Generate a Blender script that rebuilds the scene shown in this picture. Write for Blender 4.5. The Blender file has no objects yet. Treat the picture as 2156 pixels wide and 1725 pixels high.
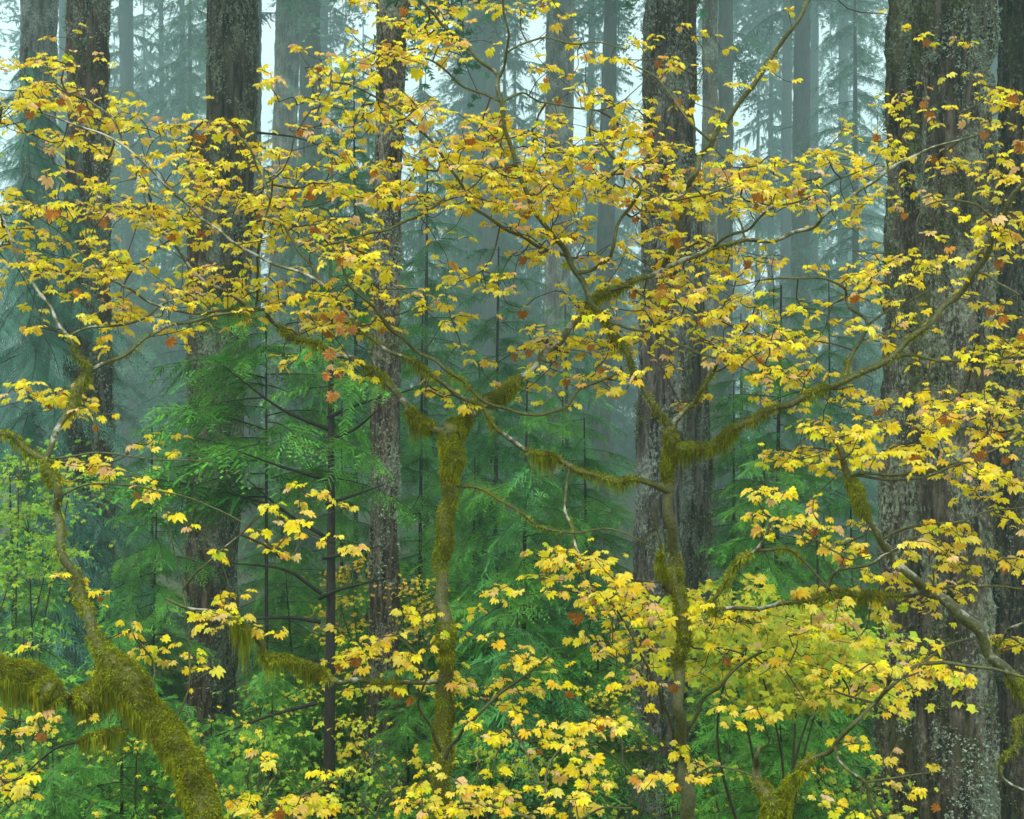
import bpy, math, random
import numpy as np
from mathutils import Vector, Matrix

# ------------------------------------------------------------------ camera, sky, sun, exposure
scene = bpy.context.scene
CZ = 4.2                                   # eye height
KW = 0.72                                  # frame width per metre of distance (50 mm on 36 mm)
PW, PH = 2156.0, 1725.0                    # measuring grid used for the photograph
cam_data = bpy.data.cameras.new('camera')
cam = bpy.data.objects.new('camera', cam_data)
scene.collection.objects.link(cam)
cam.location = (0, 0, CZ)
cam.rotation_euler = (math.radians(90), 0, 0)
cam_data.lens = 50; cam_data.sensor_width = 36; cam_data.clip_end = 1000
scene.camera = cam

SUN_EL, SUN_AZ = math.radians(62), math.radians(200)
world = bpy.data.worlds.new('World'); scene.world = world; world.use_nodes = True
nt = world.node_tree; nt.nodes.clear()
sky = nt.nodes.new('ShaderNodeTexSky'); sky.sky_type = 'NISHITA'; sky.sun_disc = False
sky.sun_elevation = SUN_EL; sky.sun_rotation = SUN_AZ; sky.dust_density = 4.0; sky.air_density = 1.0; sky.ozone_density = 1.0
mul = nt.nodes.new('ShaderNodeVectorMath'); mul.operation = 'SCALE'; mul.inputs['Scale'].default_value = 0.07
mixw = nt.nodes.new('ShaderNodeMix'); mixw.data_type = 'RGBA'; mixw.inputs['Factor'].default_value = 0.72
mixw.inputs['B'].default_value = (0.88, 1.0, 1.0, 1)      # even overcast cloud
bg = nt.nodes.new('ShaderNodeBackground'); bg.inputs['Strength'].default_value = 1.0
wo = nt.nodes.new('ShaderNodeOutputWorld')
nt.links.new(sky.outputs[0], mul.inputs[0]); nt.links.new(mul.outputs[0], mixw.inputs['A'])
nt.links.new(mixw.outputs['Result'], bg.inputs['Color']); nt.links.new(bg.outputs[0], wo.inputs['Surface'])

sun_data = bpy.data.lights.new('sun', 'SUN'); sun_data.energy = 1.0; sun_data.angle = math.radians(25); sun_data.color = (1, 0.97, 0.92)
sun = bpy.data.objects.new('sun', sun_data); scene.collection.objects.link(sun)
sun.rotation_euler = (math.radians(90) - SUN_EL, 0, math.radians(180) - SUN_AZ)
sun.location = (0, 0, 40)

vs = scene.view_settings
vs.view_transform = 'Standard'; vs.look = 'None'; vs.exposure = 1.42; vs.gamma = 1.0; vs.use_curve_mapping = False
cy = scene.cycles
cy.max_bounces = 6; cy.diffuse_bounces = 3; cy.glossy_bounces = 2; cy.transmission_bounces = 3; cy.volume_bounces = 2
cy.use_denoising = True
cy.volume_step_rate = 4.0

rng = np.random.default_rng(7)
random.seed(7)

# ------------------------------------------------------------------ helpers
def P(x, y, d):
    """point of the place seen at (x, y) of the measuring grid, d metres out"""
    s = KW * d / PW
    return np.array([(x - PW / 2) * s, d, CZ - (y - PH / 2) * s])

def gz(x, y):
    """forest floor: a bank below the camera that falls to a flat"""
    y = np.asarray(y, float); x = np.asarray(x, float)
    z = np.interp(y, [-40, 3.5, 12, 24, 40, 300], [2.6, 2.6, 0.0, -2.0, -2.2, -2.2])
    return z + 0.12 * np.sin(x * 0.7 + 1.3) * np.cos(y * 0.55) + 0.06 * np.sin(x * 1.9) * np.sin(y * 1.6)

def _h(ix, iy, iz, seed):
    h = (ix.astype(np.uint32) * np.uint32(374761393) + iy.astype(np.uint32) * np.uint32(668265263)
         + iz.astype(np.uint32) * np.uint32(2246822519) + np.uint32(seed * 3266489 + 17))
    h ^= h >> np.uint32(15); h *= np.uint32(2246822519); h ^= h >> np.uint32(13); h *= np.uint32(3266489917); h ^= h >> np.uint32(16)
    return (h & np.uint32(0xffffff)).astype(float) / 0xffffff

def vnoise(x, y, z, seed=0):
    xi = np.floor(x).astype(np.int64); yi = np.floor(y).astype(np.int64); zi = np.floor(z).astype(np.int64)
    fx, fy, fz = x - xi, y - yi, z - zi
    fx = fx * fx * (3 - 2 * fx); fy = fy * fy * (3 - 2 * fy); fz = fz * fz * (3 - 2 * fz)
    r = 0
    for a in (0, 1):
        for b in (0, 1):
            for c in (0, 1):
                w = (fx if a else 1 - fx) * (fy if b else 1 - fy) * (fz if c else 1 - fz)
                r = r + w * _h(xi + a, yi + b, zi + c, seed)
    return r

COL = scene.collection
def link(o, parent=None):
    COL.objects.link(o)
    if parent is not None: o.parent = parent
    return o

def make_mesh(name, V, tris=None, quads=None, mats=(), midx=None, tint=None, smooth=False):
    """numpy verts + tris/quads -> mesh datablock"""
    V = np.asarray(V, np.float32)
    nt_ = 0 if tris is None else len(tris); nq = 0 if quads is None else len(quads)
    me = bpy.data.meshes.new(name)
    me.vertices.add(len(V)); me.vertices.foreach_set('co', V.ravel())
    loops = []
    if nt_: loops.append(np.asarray(tris, np.int32).ravel())
    if nq: loops.append(np.asarray(quads, np.int32).ravel())
    lp = np.concatenate(loops)
    me.loops.add(len(lp)); me.loops.foreach_set('vertex_index', lp)
    start = np.concatenate([np.arange(nt_) * 3, nt_ * 3 + np.arange(nq) * 4]).astype(np.int32)
    me.polygons.add(nt_ + nq); me.polygons.foreach_set('loop_start', start)
    if midx is not None: me.polygons.foreach_set('material_index', np.asarray(midx, np.int32))
    me.polygons.foreach_set('use_smooth', np.full(nt_ + nq, smooth, bool))
    for m in mats: me.materials.append(m)
    if tint is not None:
        a = me.color_attributes.new('tint', 'FLOAT_COLOR', 'POINT')
        c = np.ones((len(V), 4), np.float32); c[:, :3] = tint
        a.data.foreach_set('color', c.ravel())
    me.update(calc_edges=True)
    return me

def obj(name, me, parent=None, kind=None, label=None):
    o = bpy.data.objects.new(name, me); link(o, parent)
    if kind: o['kind'] = kind
    if label: o['label'] = label
    return o

def thing(name, label, cat, loc, group=None):
    o = bpy.data.objects.new(name, None); o.empty_display_size = 0.2
    link(o); o.location = Vector(loc)
    o['label'] = label; o['category'] = cat
    if group: o['group'] = group
    return o

def catmull(pts, step):
    pts = np.asarray(pts, float)
    if len(pts) == 2:
        n = max(2, int(np.linalg.norm(pts[1, :3] - pts[0, :3]) / step) + 1)
        t = np.linspace(0, 1, n)[:, None]; return pts[0] * (1 - t) + pts[1] * t
    ext = np.vstack([2 * pts[0] - pts[1], pts, 2 * pts[-1] - pts[-2]])
    out = []
    for i in range(len(pts) - 1):
        p0, p1, p2, p3 = ext[i:i + 4]
        n = max(1, int(np.ceil(np.linalg.norm(p2[:3] - p1[:3]) / step)))
        t = (np.arange(n) / n)[:, None]
        out.append(0.5 * ((2 * p1) + (-p0 + p2) * t + (2 * p0 - 5 * p1 + 4 * p2 - p3) * t ** 2 + (-p0 + 3 * p1 - 3 * p2 + p3) * t ** 3))
    out.append(pts[-1:])
    return np.vstack(out)

def frames(C):
    T = np.gradient(C, axis=0); T /= np.linalg.norm(T, axis=1)[:, None] + 1e-9
    N = np.zeros_like(T)
    ref = np.array([0, 1.0, 0]) if abs(T[0][1]) < 0.9 else np.array([1.0, 0, 0])
    n = ref - T[0] * ref.dot(T[0]); n /= np.linalg.norm(n)
    for i in range(len(C)):
        n = n - T[i] * n.dot(T[i]); n /= np.linalg.norm(n) + 1e-9
        N[i] = n
    return T, N, np.cross(T, N)

def tube(C, R, sides=8, rough=0.0, seed=0, cap=True):
    """tube along C (n,3) with radii R -> verts, quads"""
    C = np.asarray(C, float); n = len(C)
    T, N, B = frames(C)
    a = np.linspace(0, 2 * math.pi, sides, endpoint=False)
    dirs = N[:, None, :] * np.cos(a)[None, :, None] + B[:, None, :] * np.sin(a)[None, :, None]
    rr = np.asarray(R, float)[:, None] * np.ones((1, sides))
    if rough:
        q = (C[:, None, :] + dirs * rr[..., None])
        s = 1.2 / max(np.mean(R), 1e-3)
        rr = rr * (1 + rough * (vnoise(q[..., 0] * s, q[..., 1] * s, q[..., 2] * s * 0.7, seed) - 0.5) * 2)
    V = (C[:, None, :] + dirs * rr[..., None]).reshape(-1, 3)
    i = np.arange(n - 1)[:, None] * sides; j = np.arange(sides)[None, :]; k = (j + 1) % sides
    Q = np.stack([i + j, i + k, i + sides + k, i + sides + j], -1).reshape(-1, 4)
    return V, Q

def far(d):
    """spacing of the stand: beyond the first rows the trunks stand much farther back"""
    return d if d <= 18 else 18 + (d - 18) * 3.3

class Bag:
    """collects pieces of one part"""
    def __init__(s): s.V = []; s.T = []; s.Q = []; s.C = []; s.n = 0
    def add(s, V, T=None, Q=None, c=None):
        V = np.asarray(V, np.float32)
        s.V.append(V)
        if T is not None and len(T): s.T.append(np.asarray(T, np.int64) + s.n)
        if Q is not None and len(Q): s.Q.append(np.asarray(Q, np.int64) + s.n)
        if c is not None: s.C.append(np.broadcast_to(np.asarray(c, np.float32), (len(V), 3)))
        s.n += len(V)
    def mesh(s, name, mats, smooth=False, off=(0, 0, 0)):
        return make_mesh(name, np.vstack(s.V) - np.asarray(off, np.float32), np.vstack(s.T) if s.T else None,
                         np.vstack(s.Q) if s.Q else None, mats, tint=np.vstack(s.C) if s.C else None, smooth=smooth)

# ------------------------------------------------------------------ materials
def mat_base(name):
    m = bpy.data.materials.new(name); m.use_nodes = True
    n = m.node_tree; n.nodes.clear()
    out = n.nodes.new('ShaderNodeOutputMaterial')
    return m, n, out

def N_(n, t, **kw):
    nd = n.nodes.new(t)
    for k, v in kw.items(): setattr(nd, k, v)
    return nd

def ramp(n, src, stops):
    r = n.nodes.new('ShaderNodeValToRGB'); e = r.color_ramp.elements
    while len(e) > 1: e.remove(e[-1])
    e[0].position = stops[0][0]; e[0].color = (*stops[0][1], 1) if len(stops[0][1]) == 3 else stops[0][1]
    for p, c in stops[1:]:
        q = e.new(p); q.color = (*c, 1)
    n.links.new(src, r.inputs['Fac']); return r.outputs['Color']

def noise(n, vec, scale, detail=6, rough=0.6, dist=0.0):
    t = n.nodes.new('ShaderNodeTexNoise'); t.inputs['Scale'].default_value = scale; t.inputs['Detail'].default_value = detail
    t.inputs['Roughness'].default_value = rough; t.inputs['Distortion'].default_value = dist
    n.links.new(vec, t.inputs['Vector']); return t.outputs['Fac']

def mixc(n, f, a, b):
    m = n.nodes.new('ShaderNodeMix'); m.data_type = 'RGBA'
    for s, v in (('Factor', f), ('A', a), ('B', b)):
        if isinstance(v, (tuple, list)): m.inputs[s].default_value = (*v, 1) if len(v) == 3 else v
        elif isinstance(v, (int, float)): m.inputs[s].default_value = v
        else: n.links.new(v, m.inputs[s])
    return m.outputs['Result']

def mapping(n, src, scale, loc=(0, 0, 0)):
    m = n.nodes.new('ShaderNodeMapping'); m.inputs['Scale'].default_value = scale; m.inputs['Location'].default_value = loc
    n.links.new(src, m.inputs['Vector']); return m.outputs['Vector']

def grey(v): return (v, v, v)

def bark_material(name, dark, mid, light, lichen=0.45, moss=0.35, lich_col=(0.30, 0.36, 0.28), scale=1.0, seed=0.0):
    m, n, out = mat_base(name)
    tc = N_(n, 'ShaderNodeTexCoord').outputs['Object']
    v1 = mapping(n, tc, (1, 1, 0.14), (seed, seed * 0.7, seed))
    vg = mapping(n, tc, (1, 1, 0.6), (seed + 3, seed, -seed))
    f1 = noise(n, v1, 14 * scale, 8, 0.65, 0.4)
    base = ramp(n, f1, [(0.38, dark), (0.50, mid), (0.64, light)])
    big = noise(n, vg, 2.6, 5, 0.6)
    fine = noise(n, vg, 38 * scale, 5, 0.75)
    add = N_(n, 'ShaderNodeMath', operation='MULTIPLY_ADD'); n.links.new(fine, add.inputs[0]); add.inputs[1].default_value = 0.55
    hb_ = N_(n, 'ShaderNodeMath', operation='MULTIPLY'); n.links.new(big, hb_.inputs[0]); hb_.inputs[1].default_value = 0.5; n.links.new(hb_.outputs[0], add.inputs[2])
    # lichen where broad and fine noise agree
    lm = ramp(n, add.outputs[0], [(0.605 - 0.11 * lichen, grey(0)), (0.635 - 0.11 * lichen, grey(1))])
    lc = mixc(n, ramp(n, noise(n, tc, 30, 4), [(0.35, grey(0)), (0.65, grey(1))]), lich_col, tuple(c * 0.3 for c in lich_col))
    c1 = mixc(n, lm, base, lc)
    big2 = noise(n, mapping(n, tc, (1, 1, 0.45), (9 + seed, 2, 5)), 2.4, 6, 0.65)
    mm = ramp(n, big2, [(0.70 - 0.24 * moss, grey(0)), (0.80 - 0.22 * moss, grey(0.75))])
    mc = mixc(n, fine, (0.045, 0.045, 0.012), (0.16, 0.155, 0.045))
    c2 = mixc(n, mm, c1, mc)
    bs = N_(n, 'ShaderNodeBsdfPrincipled'); bs.inputs['Roughness'].default_value = 0.85; bs.inputs['Specular IOR Level'].default_value = 0.15
    n.links.new(c2, bs.inputs['Base Color'])
    bp = N_(n, 'ShaderNodeBump'); bp.inputs['Strength'].default_value = 1.0; bp.inputs['Distance'].default_value = 0.035
    hb = N_(n, 'ShaderNodeMath', operation='ADD'); n.links.new(f1, hb.inputs[0]); n.links.new(fine, hb.inputs[1])
    n.links.new(hb.outputs[0], bp.inputs['Height']); n.links.new(bp.outputs[0], bs.inputs['Normal'])
    n.links.new(bs.outputs[0], out.inputs['Surface'])
    return m

def leaf_material(name, use_object_color, transl=0.45, rough=0.30, blotch=True, spec=0.22):
    m, n, out = mat_base(name)
    if use_object_color:
        col = N_(n, 'ShaderNodeObjectInfo').outputs['Color']
    else:
        a = N_(n, 'ShaderNodeAttribute'); a.attribute_name = 'tint'; col = a.outputs['Color']
    tc = N_(n, 'ShaderNodeTexCoord').outputs['Object']
    if blotch:
        if use_object_color:
            cmb = N_(n, 'ShaderNodeVectorMath', operation='ADD'); n.links.new(tc, cmb.inputs[0])
            rnd = N_(n, 'ShaderNodeObjectInfo').outputs['Random']
            sc = N_(n, 'ShaderNodeMath', operation='MULTIPLY'); n.links.new(rnd, sc.inputs[0]); sc.inputs[1].default_value = 37.0
            n.links.new(sc.outputs[0], cmb.inputs[1]); vec = cmb.outputs[0]; s0 = 2.2
        else:
            vec = tc; s0 = 22.0
        f = noise(n, vec, s0, 4, 0.6)
        k = ramp(n, f, [(0.30, (0.88, 0.78, 0.7)), (0.48, (1, 1, 1)), (0.75, (1.0, 1.05, 1.3))])
        mu = N_(n, 'ShaderNodeMix', data_type='RGBA', blend_type='MULTIPLY'); mu.inputs['Factor'].default_value = 1.0
        n.links.new(col, mu.inputs['A']); n.links.new(k, mu.inputs['B']); col = mu.outputs['Result']
    bs = N_(n, 'ShaderNodeBsdfPrincipled'); bs.inputs['Roughness'].default_value = rough; bs.inputs['Specular IOR Level'].default_value = spec
    n.links.new(col, bs.inputs['Base Color'])
    tr = N_(n, 'ShaderNodeBsdfTranslucent'); n.links.new(col, tr.inputs['Color'])
    ms = N_(n, 'ShaderNodeMixShader'); ms.inputs[0].default_value = transl
    n.links.new(bs.outputs[0], ms.inputs[1]); n.links.new(tr.outputs[0], ms.inputs[2]); n.links.new(ms.outputs[0], out.inputs['Surface'])
    return m

def limb_material(name):
    """smooth maple bark: olive green film, grey-white patches, darker stains"""
    m, n, out = mat_base(name)
    tc = N_(n, 'ShaderNodeTexCoord').outputs['Object']
    a = N_(n, 'ShaderNodeAttribute'); a.attribute_name = 'tint'
    f = noise(n, tc, 16, 6, 0.65); g = noise(n, tc, 70, 4, 0.7)
    film = mixc(n, ramp(n, g, [(0.3, grey(0)), (0.7, grey(1))]), (0.016, 0.018, 0.003), (0.115, 0.112, 0.018))
    pale = mixc(n, g, (0.20, 0.185, 0.13), (0.55, 0.52, 0.43))
    sep = N_(n, 'ShaderNodeSeparateColor'); n.links.new(a.outputs['Color'], sep.inputs[0])
    s = N_(n, 'ShaderNodeMath', operation='ADD'); n.links.new(f, s.inputs[0]); n.links.new(sep.outputs[0], s.inputs[1])
    k = ramp(n, s.outputs[0], [(0.65, grey(0)), (0.76, grey(1))])
    c = mixc(n, k, film, pale)
    mk = ramp(n, sep.outputs[1], [(0.05, grey(0)), (0.5, grey(1))])
    c = mixc(n, mk, c, mixc(n, g, (0.035, 0.036, 0.001), (0.16, 0.16, 0.005)))
    bs = N_(n, 'ShaderNodeBsdfPrincipled'); bs.inputs['Roughness'].default_value = 0.6
    n.links.new(c, bs.inputs['Base Color'])
    bp = N_(n, 'ShaderNodeBump'); bp.inputs['Strength'].default_value = 0.6; bp.inputs['Distance'].default_value = 0.006
    n.links.new(g, bp.inputs['Height']); n.links.new(bp.outputs[0], bs.inputs['Normal'])
    n.links.new(bs.outputs[0], out.inputs['Surface']); return m

def plain(name, c0, c1, scale=20, rough=0.8, transl=0.0, zs=1.0):
    m, n, out = mat_base(name)
    tc = N_(n, 'ShaderNodeTexCoord').outputs['Object']
    f = noise(n, mapping(n, tc, (1, 1, zs)), scale, 6, 0.65)
    c = ramp(n, f, [(0.33, c0), (0.66, c1)])
    bs = N_(n, 'ShaderNodeBsdfPrincipled'); bs.inputs['Roughness'].default_value = rough; bs.inputs['Specular IOR Level'].default_value = 0.3
    n.links.new(c, bs.inputs['Base Color'])
    if transl:
        tr = N_(n, 'ShaderNodeBsdfTranslucent'); n.links.new(c, tr.inputs['Color'])
        ms = N_(n, 'ShaderNodeMixShader'); ms.inputs[0].default_value = transl
        n.links.new(bs.outputs[0], ms.inputs[1]); n.links.new(tr.outputs[0], ms.inputs[2]); n.links.new(ms.outputs[0], out.inputs['Surface'])
    else:
        n.links.new(bs.outputs[0], out.inputs['Surface'])
    return m

M = {}
M['bark_fir'] = bark_material('fir_bark', (0.009, 0.007, 0.005), (0.070, 0.050, 0.035), (0.19, 0.145, 0.108), 0.60, 0.52, (0.38, 0.40, 0.27), 1.0, 0.0)
M['bark_brown'] = bark_material('brown_bark', (0.010, 0.006, 0.004), (0.082, 0.048, 0.031), (0.20, 0.135, 0.096), 0.52, 0.28, (0.39, 0.42, 0.31), 1.2, 4.0)
M['bark_grey'] = bark_material('grey_bark', (0.011, 0.009, 0.008), (0.080, 0.064, 0.053), (0.21, 0.175, 0.15), 0.66, 0.28, (0.39, 0.42, 0.34), 1.1, 8.0)
M['bark_pale'] = bark_material('pale_bark', (0.010, 0.007, 0.005), (0.075, 0.050, 0.035), (0.20, 0.15, 0.115), 0.72, 0.25, (0.42, 0.41, 0.29), 1.4, 12.0)
M['bark_far'] = plain('distant_bark', (0.018, 0.015, 0.013), (0.075, 0.065, 0.055), 7, 0.9, 0, 0.25)
M['bark_thin'] = plain('hemlock_bark', (0.006, 0.005, 0.004), (0.030, 0.023, 0.017), 26, 0.8, 0, 0.4)
M['wood'] = plain('bough_wood', (0.012, 0.009, 0.007), (0.045, 0.033, 0.024), 30)
M['limb'] = limb_material('maple_bark')
M['twig'] = plain('maple_twig_bark', (0.025, 0.018, 0.007), (0.075, 0.060, 0.022), 40, 0.6)
M['leaf'] = leaf_material('maple_leaf', True)
M['leaf_mass'] = leaf_material('maple_leaf_mass', False)
M['shrub_leaf'] = leaf_material('shrub_leaf', False, 0.4, 0.5, True, 0.4)
M['needle'] = leaf_material('hemlock_needle', False, 0.3, 0.5, False, 0.4)
M['moss'] = leaf_material('moss_strand', False, 0.35, 0.8, False, 0.15)
M['lichen'] = leaf_material('lichen_tuft', False, 0.2, 0.9, False, 0.1)
M['ground'] = plain('forest_floor', (0.022, 0.018, 0.010), (0.07, 0.075, 0.02), 3.0, 0.95)
M['fern'] = leaf_material('sword_fern', False, 0.3, 0.5, False, 0.4)

# ------------------------------------------------------------------ ground
def build_ground():
    xs = np.concatenate([np.linspace(-140, -20, 25), np.linspace(-19, 19, 78), np.linspace(20, 140, 25)])
    ys = np.concatenate([np.linspace(-40, 2, 14), np.linspace(2.5, 40, 90), np.linspace(41, 250, 60)])
    X, Y = np.meshgrid(xs, ys); Z = gz(X, Y)
    V = np.stack([X, Y, Z], -1).reshape(-1, 3)
    nx, ny = len(xs), len(ys)
    i, j = np.meshgrid(np.arange(nx - 1), np.arange(ny - 1)); a = (j * nx + i).ravel()
    o = obj('forest_floor', make_mesh('forest_floor', V, None, np.stack([a, a + 1, a + 1 + nx, a + nx], -1), [M['ground']], smooth=True))
    o['kind'] = 'structure'; o['label'] = 'dark mossy forest floor under the trees'
build_ground()

# ------------------------------------------------------------------ bough shapes (shared mesh data)
def needle_rows(bag, a, b, nrm, nl, sp, w, col, rg):
    """two rows of flat needles from a to b"""
    d = b - a; L = np.linalg.norm(d)
    if L < 1e-4: return
    d = d / L; s = np.cross(nrm, d); s /= np.linalg.norm(s) + 1e-9
    k = max(2, int(L / sp)); t = (np.arange(k) + 0.5) / k
    base = a + np.outer(t * L, d)
    V = []; 
    for sg in (-1, 1):
        ln = nl * rg.uniform(0.7, 1.1, k)[:, None] * (1 - 0.45 * t[:, None])
        tip = base + (sg * s * 0.88 + d * 0.45 + nrm * rg.normal(0, 0.18, (k, 1))) * ln
        V.append(np.stack([base - d * w, base + d * w, tip], 1))
    V = np.concatenate(V).reshape(-1, 3)
    c = col * rg.uniform(0.75, 1.25)
    bag.add(V, np.arange(len(V)).reshape(-1, 3), None, c)

def hemlock_bough(seed, L=1.6, spread=0.42, droop=0.22, sp_side=0.062, sp_sub=0.042, nl=0.022, nsp=0.0078, w=0.0056, col=(0.085, 0.300, 0.030)):
    rg = np.random.default_rng(seed); bag = Bag(); wood = Bag()
    col = np.array(col)
    def axis(t, curl): return np.array([L * t, 0.10 * L * math.sin(2.2 * t + curl), L * (0.10 * t - droop * t ** 2.2)])
    curl = rg.uniform(-0.6, 0.6)
    A = np.array([axis(t, curl) - axis(0, curl) for t in np.linspace(0, 1, 14)])
    V, Q = tube(A, np.linspace(0.011, 0.002, 14) * L / 1.6, 5); wood.add(V, None, Q, (0.035, 0.025, 0.018))
    n = int(L * 0.94 / sp_side)
    for i in range(n):
        t = 0.06 + 0.94 * (i + rg.uniform(0, 0.8)) / n
        p = axis(t, curl) - axis(0, curl); q = axis(min(t + 0.02, 1.02), curl) - axis(0, curl)
        ax = (q - p) / np.linalg.norm(q - p)
        for sg in (-1, 1):
            if rg.random() < 0.16: continue
            ln = L * spread * (min(1, t / 0.25) ** 0.6) * ((1 - t) ** 0.75 + 0.10) * rg.choice([0.35, 0.6, 0.85, 1.0, 1.25]) * rg.uniform(0.8, 1.2)
            ang = math.radians(rg.uniform(34, 78)) * sg
            side = np.array([-ax[1], ax[0], 0]); side /= np.linalg.norm(side)
            d = ax * math.cos(ang) + side * math.sin(ang); d[2] += rg.normal(-0.08, 0.20)
            d /= np.linalg.norm(d)
            m = max(2, int(ln / sp_sub)); u = np.linspace(0, 1, m + 1)
            pts = p + np.outer(u * ln, d); pts[:, 2] -= 0.50 * ln * u ** 1.6
            nrm = np.array([0, 0, 1.0]) + rg.normal(0, 0.15, 3); nrm /= np.linalg.norm(nrm)
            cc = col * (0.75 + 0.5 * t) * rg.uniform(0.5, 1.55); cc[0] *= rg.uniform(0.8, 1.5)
            sd = np.cross(nrm, d)
            wv = np.concatenate([pts - sd * 0.0022, pts[::-1] + sd * 0.0022])
            k = len(pts); wood.add(wv, None, [[a, a + 1, 2 * k - 2 - a, 2 * k - 1 - a] for a in range(k - 1)], (0.04, 0.04, 0.02))
            for j in range(m):
                f = (j + 0.5) / m
                for s2 in (-1, 1):
                    l2 = ln * 0.40 * ((1 - f) ** 0.8 + 0.12) * rg.uniform(0.25, 1.35)
                    if l2 < 0.02: l2 = 0.02
                    d2 = d * rg.uniform(0.4, 0.9) + sd * s2 * 0.78 + nrm * rg.normal(-0.08, 0.25)
                    d2 /= np.linalg.norm(d2)
                    a = pts[j] + (pts[j + 1] - pts[j]) * 0.5; b = a + d2 * l2; b[2] -= 0.15 * l2
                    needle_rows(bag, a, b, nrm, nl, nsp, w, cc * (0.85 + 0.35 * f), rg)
    V = np.vstack(bag.V + wood.V); T = np.vstack(bag.T); Q = np.vstack(wood.Q) + bag.n
    C = np.vstack(bag.C + wood.C)
    me = make_mesh('hemlock_bough', V, T, Q, [M['needle'], M['wood']], np.r_[np.zeros(len(T)), np.ones(len(Q))], C)
    return me

def cedar_bough(seed, L=1.7, col=(0.075, 0.20, 0.135)):
    """drooping redcedar branch with hanging flat sprays"""
    rg = np.random.default_rng(seed); bag = Bag(); wood = Bag(); col = np.array(col)
    t = np.linspace(0, 1, 16)
    A = np.stack([L * t, 0.08 * L * np.sin(3 * t), L * (-0.05 * t - 0.55 * t ** 1.8)], -1)
    V, Q = tube(A, np.linspace(0.012, 0.002, 16), 5); wood.add(V, None, Q, (0.05, 0.03, 0.02))
    for i in range(26):
        f = 0.08 + 0.92 * (i + rg.random()) / 26
        k = min(int(f * 15), 14); p = A[k] + (A[k + 1] - A[k]) * (f * 15 - k); ax = A[k + 1] - A[k]; ax /= np.linalg.norm(ax)
        for sg in (-1, 1):
            ln = L * 0.30 * (1 - 0.55 * f) * rg.uniform(0.6, 1.2)
            d = ax * 0.6 + np.array([0, sg * 0.7, 0]) + np.array([0, 0, -0.35]); d += rg.normal(0, 0.12, 3); d /= np.linalg.norm(d)
            m = max(5, int(ln / 0.034)); u = np.linspace(0, 1, m)
            pts = p + np.outer(u * ln, d); pts[:, 2] -= 0.55 * ln * u ** 1.7
            nrm = np.cross(d, np.array([0, 0, 1.0])); nrm = np.cross(nrm, d) + rg.normal(0, 0.25, 3); nrm /= np.linalg.norm(nrm)
            cc = col * rg.uniform(0.45, 1.7)
            for j in range(m - 1):
                dd = pts[j + 1] - pts[j]; dd /= np.linalg.norm(dd) + 1e-9
                sd = np.cross(nrm, dd); sd /= np.linalg.norm(sd) + 1e-9
                for s2 in (-1, 1):
                    l2 = ln * 0.34 * (1 - 0.7 * u[j]) * rg.uniform(0.7, 1.1) + 0.012
                    tip = pts[j] + (dd * 0.75 + sd * s2 * 0.66) * l2; tip[2] -= 0.25 * l2
                    w = dd * 0.0075
                    mid = pts[j] * 0.45 + tip * 0.55
                    bag.add([pts[j] - w, pts[j] + w, mid + w * 1.1, tip, mid - w * 1.1], [[0, 1, 2], [0, 2, 4], [4, 2, 3]], None, cc * rg.uniform(0.8, 1.25))
                    if l2 > 0.05:
                        for s3 in (-1, 1):
                            e = mid + (dd * 0.8 * (1 if s3 > 0 else 0.2) + sd * s2 * 0.6 + dd * s3 * 0.35) * l2 * 0.35
                            bag.add([mid - w * 0.8, mid + w * 0.8, e], [[0, 1, 2]], None, cc * rg.uniform(0.8, 1.25))
    V = np.vstack(bag.V + wood.V); T = np.vstack(bag.T); Q = np.vstack(wood.Q) + bag.n
    return make_mesh('cedar_bough', V, T, Q, [M['needle'], M['wood']], np.r_[np.zeros(len(T)), np.ones(len(Q))], np.vstack(bag.C + wood.C))

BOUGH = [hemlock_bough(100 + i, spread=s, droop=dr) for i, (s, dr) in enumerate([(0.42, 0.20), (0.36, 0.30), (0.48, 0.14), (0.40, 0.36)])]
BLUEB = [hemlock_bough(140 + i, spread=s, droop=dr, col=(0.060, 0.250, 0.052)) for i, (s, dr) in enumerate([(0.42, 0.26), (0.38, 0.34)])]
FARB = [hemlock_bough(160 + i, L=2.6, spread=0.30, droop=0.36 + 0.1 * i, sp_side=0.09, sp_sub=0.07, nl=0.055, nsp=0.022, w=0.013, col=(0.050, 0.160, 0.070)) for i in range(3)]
CEDB = [cedar_bough(180 + i) for i in range(3)]

def put_bough(meshes, parent, local, yaw, pitch, roll, scale, rg):
    o = bpy.data.objects.new('bough', meshes[rg.integers(len(meshes))]); link(o, parent)
    o.location = Vector(local); o.scale = (scale, scale * rg.uniform(0.85, 1.15), scale)
    o.rotation_mode = 'XYZ'
    o.rotation_euler = (roll, -pitch, yaw)      # pitch up positive
    o['kind'] = 'stuff'
    return o

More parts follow.
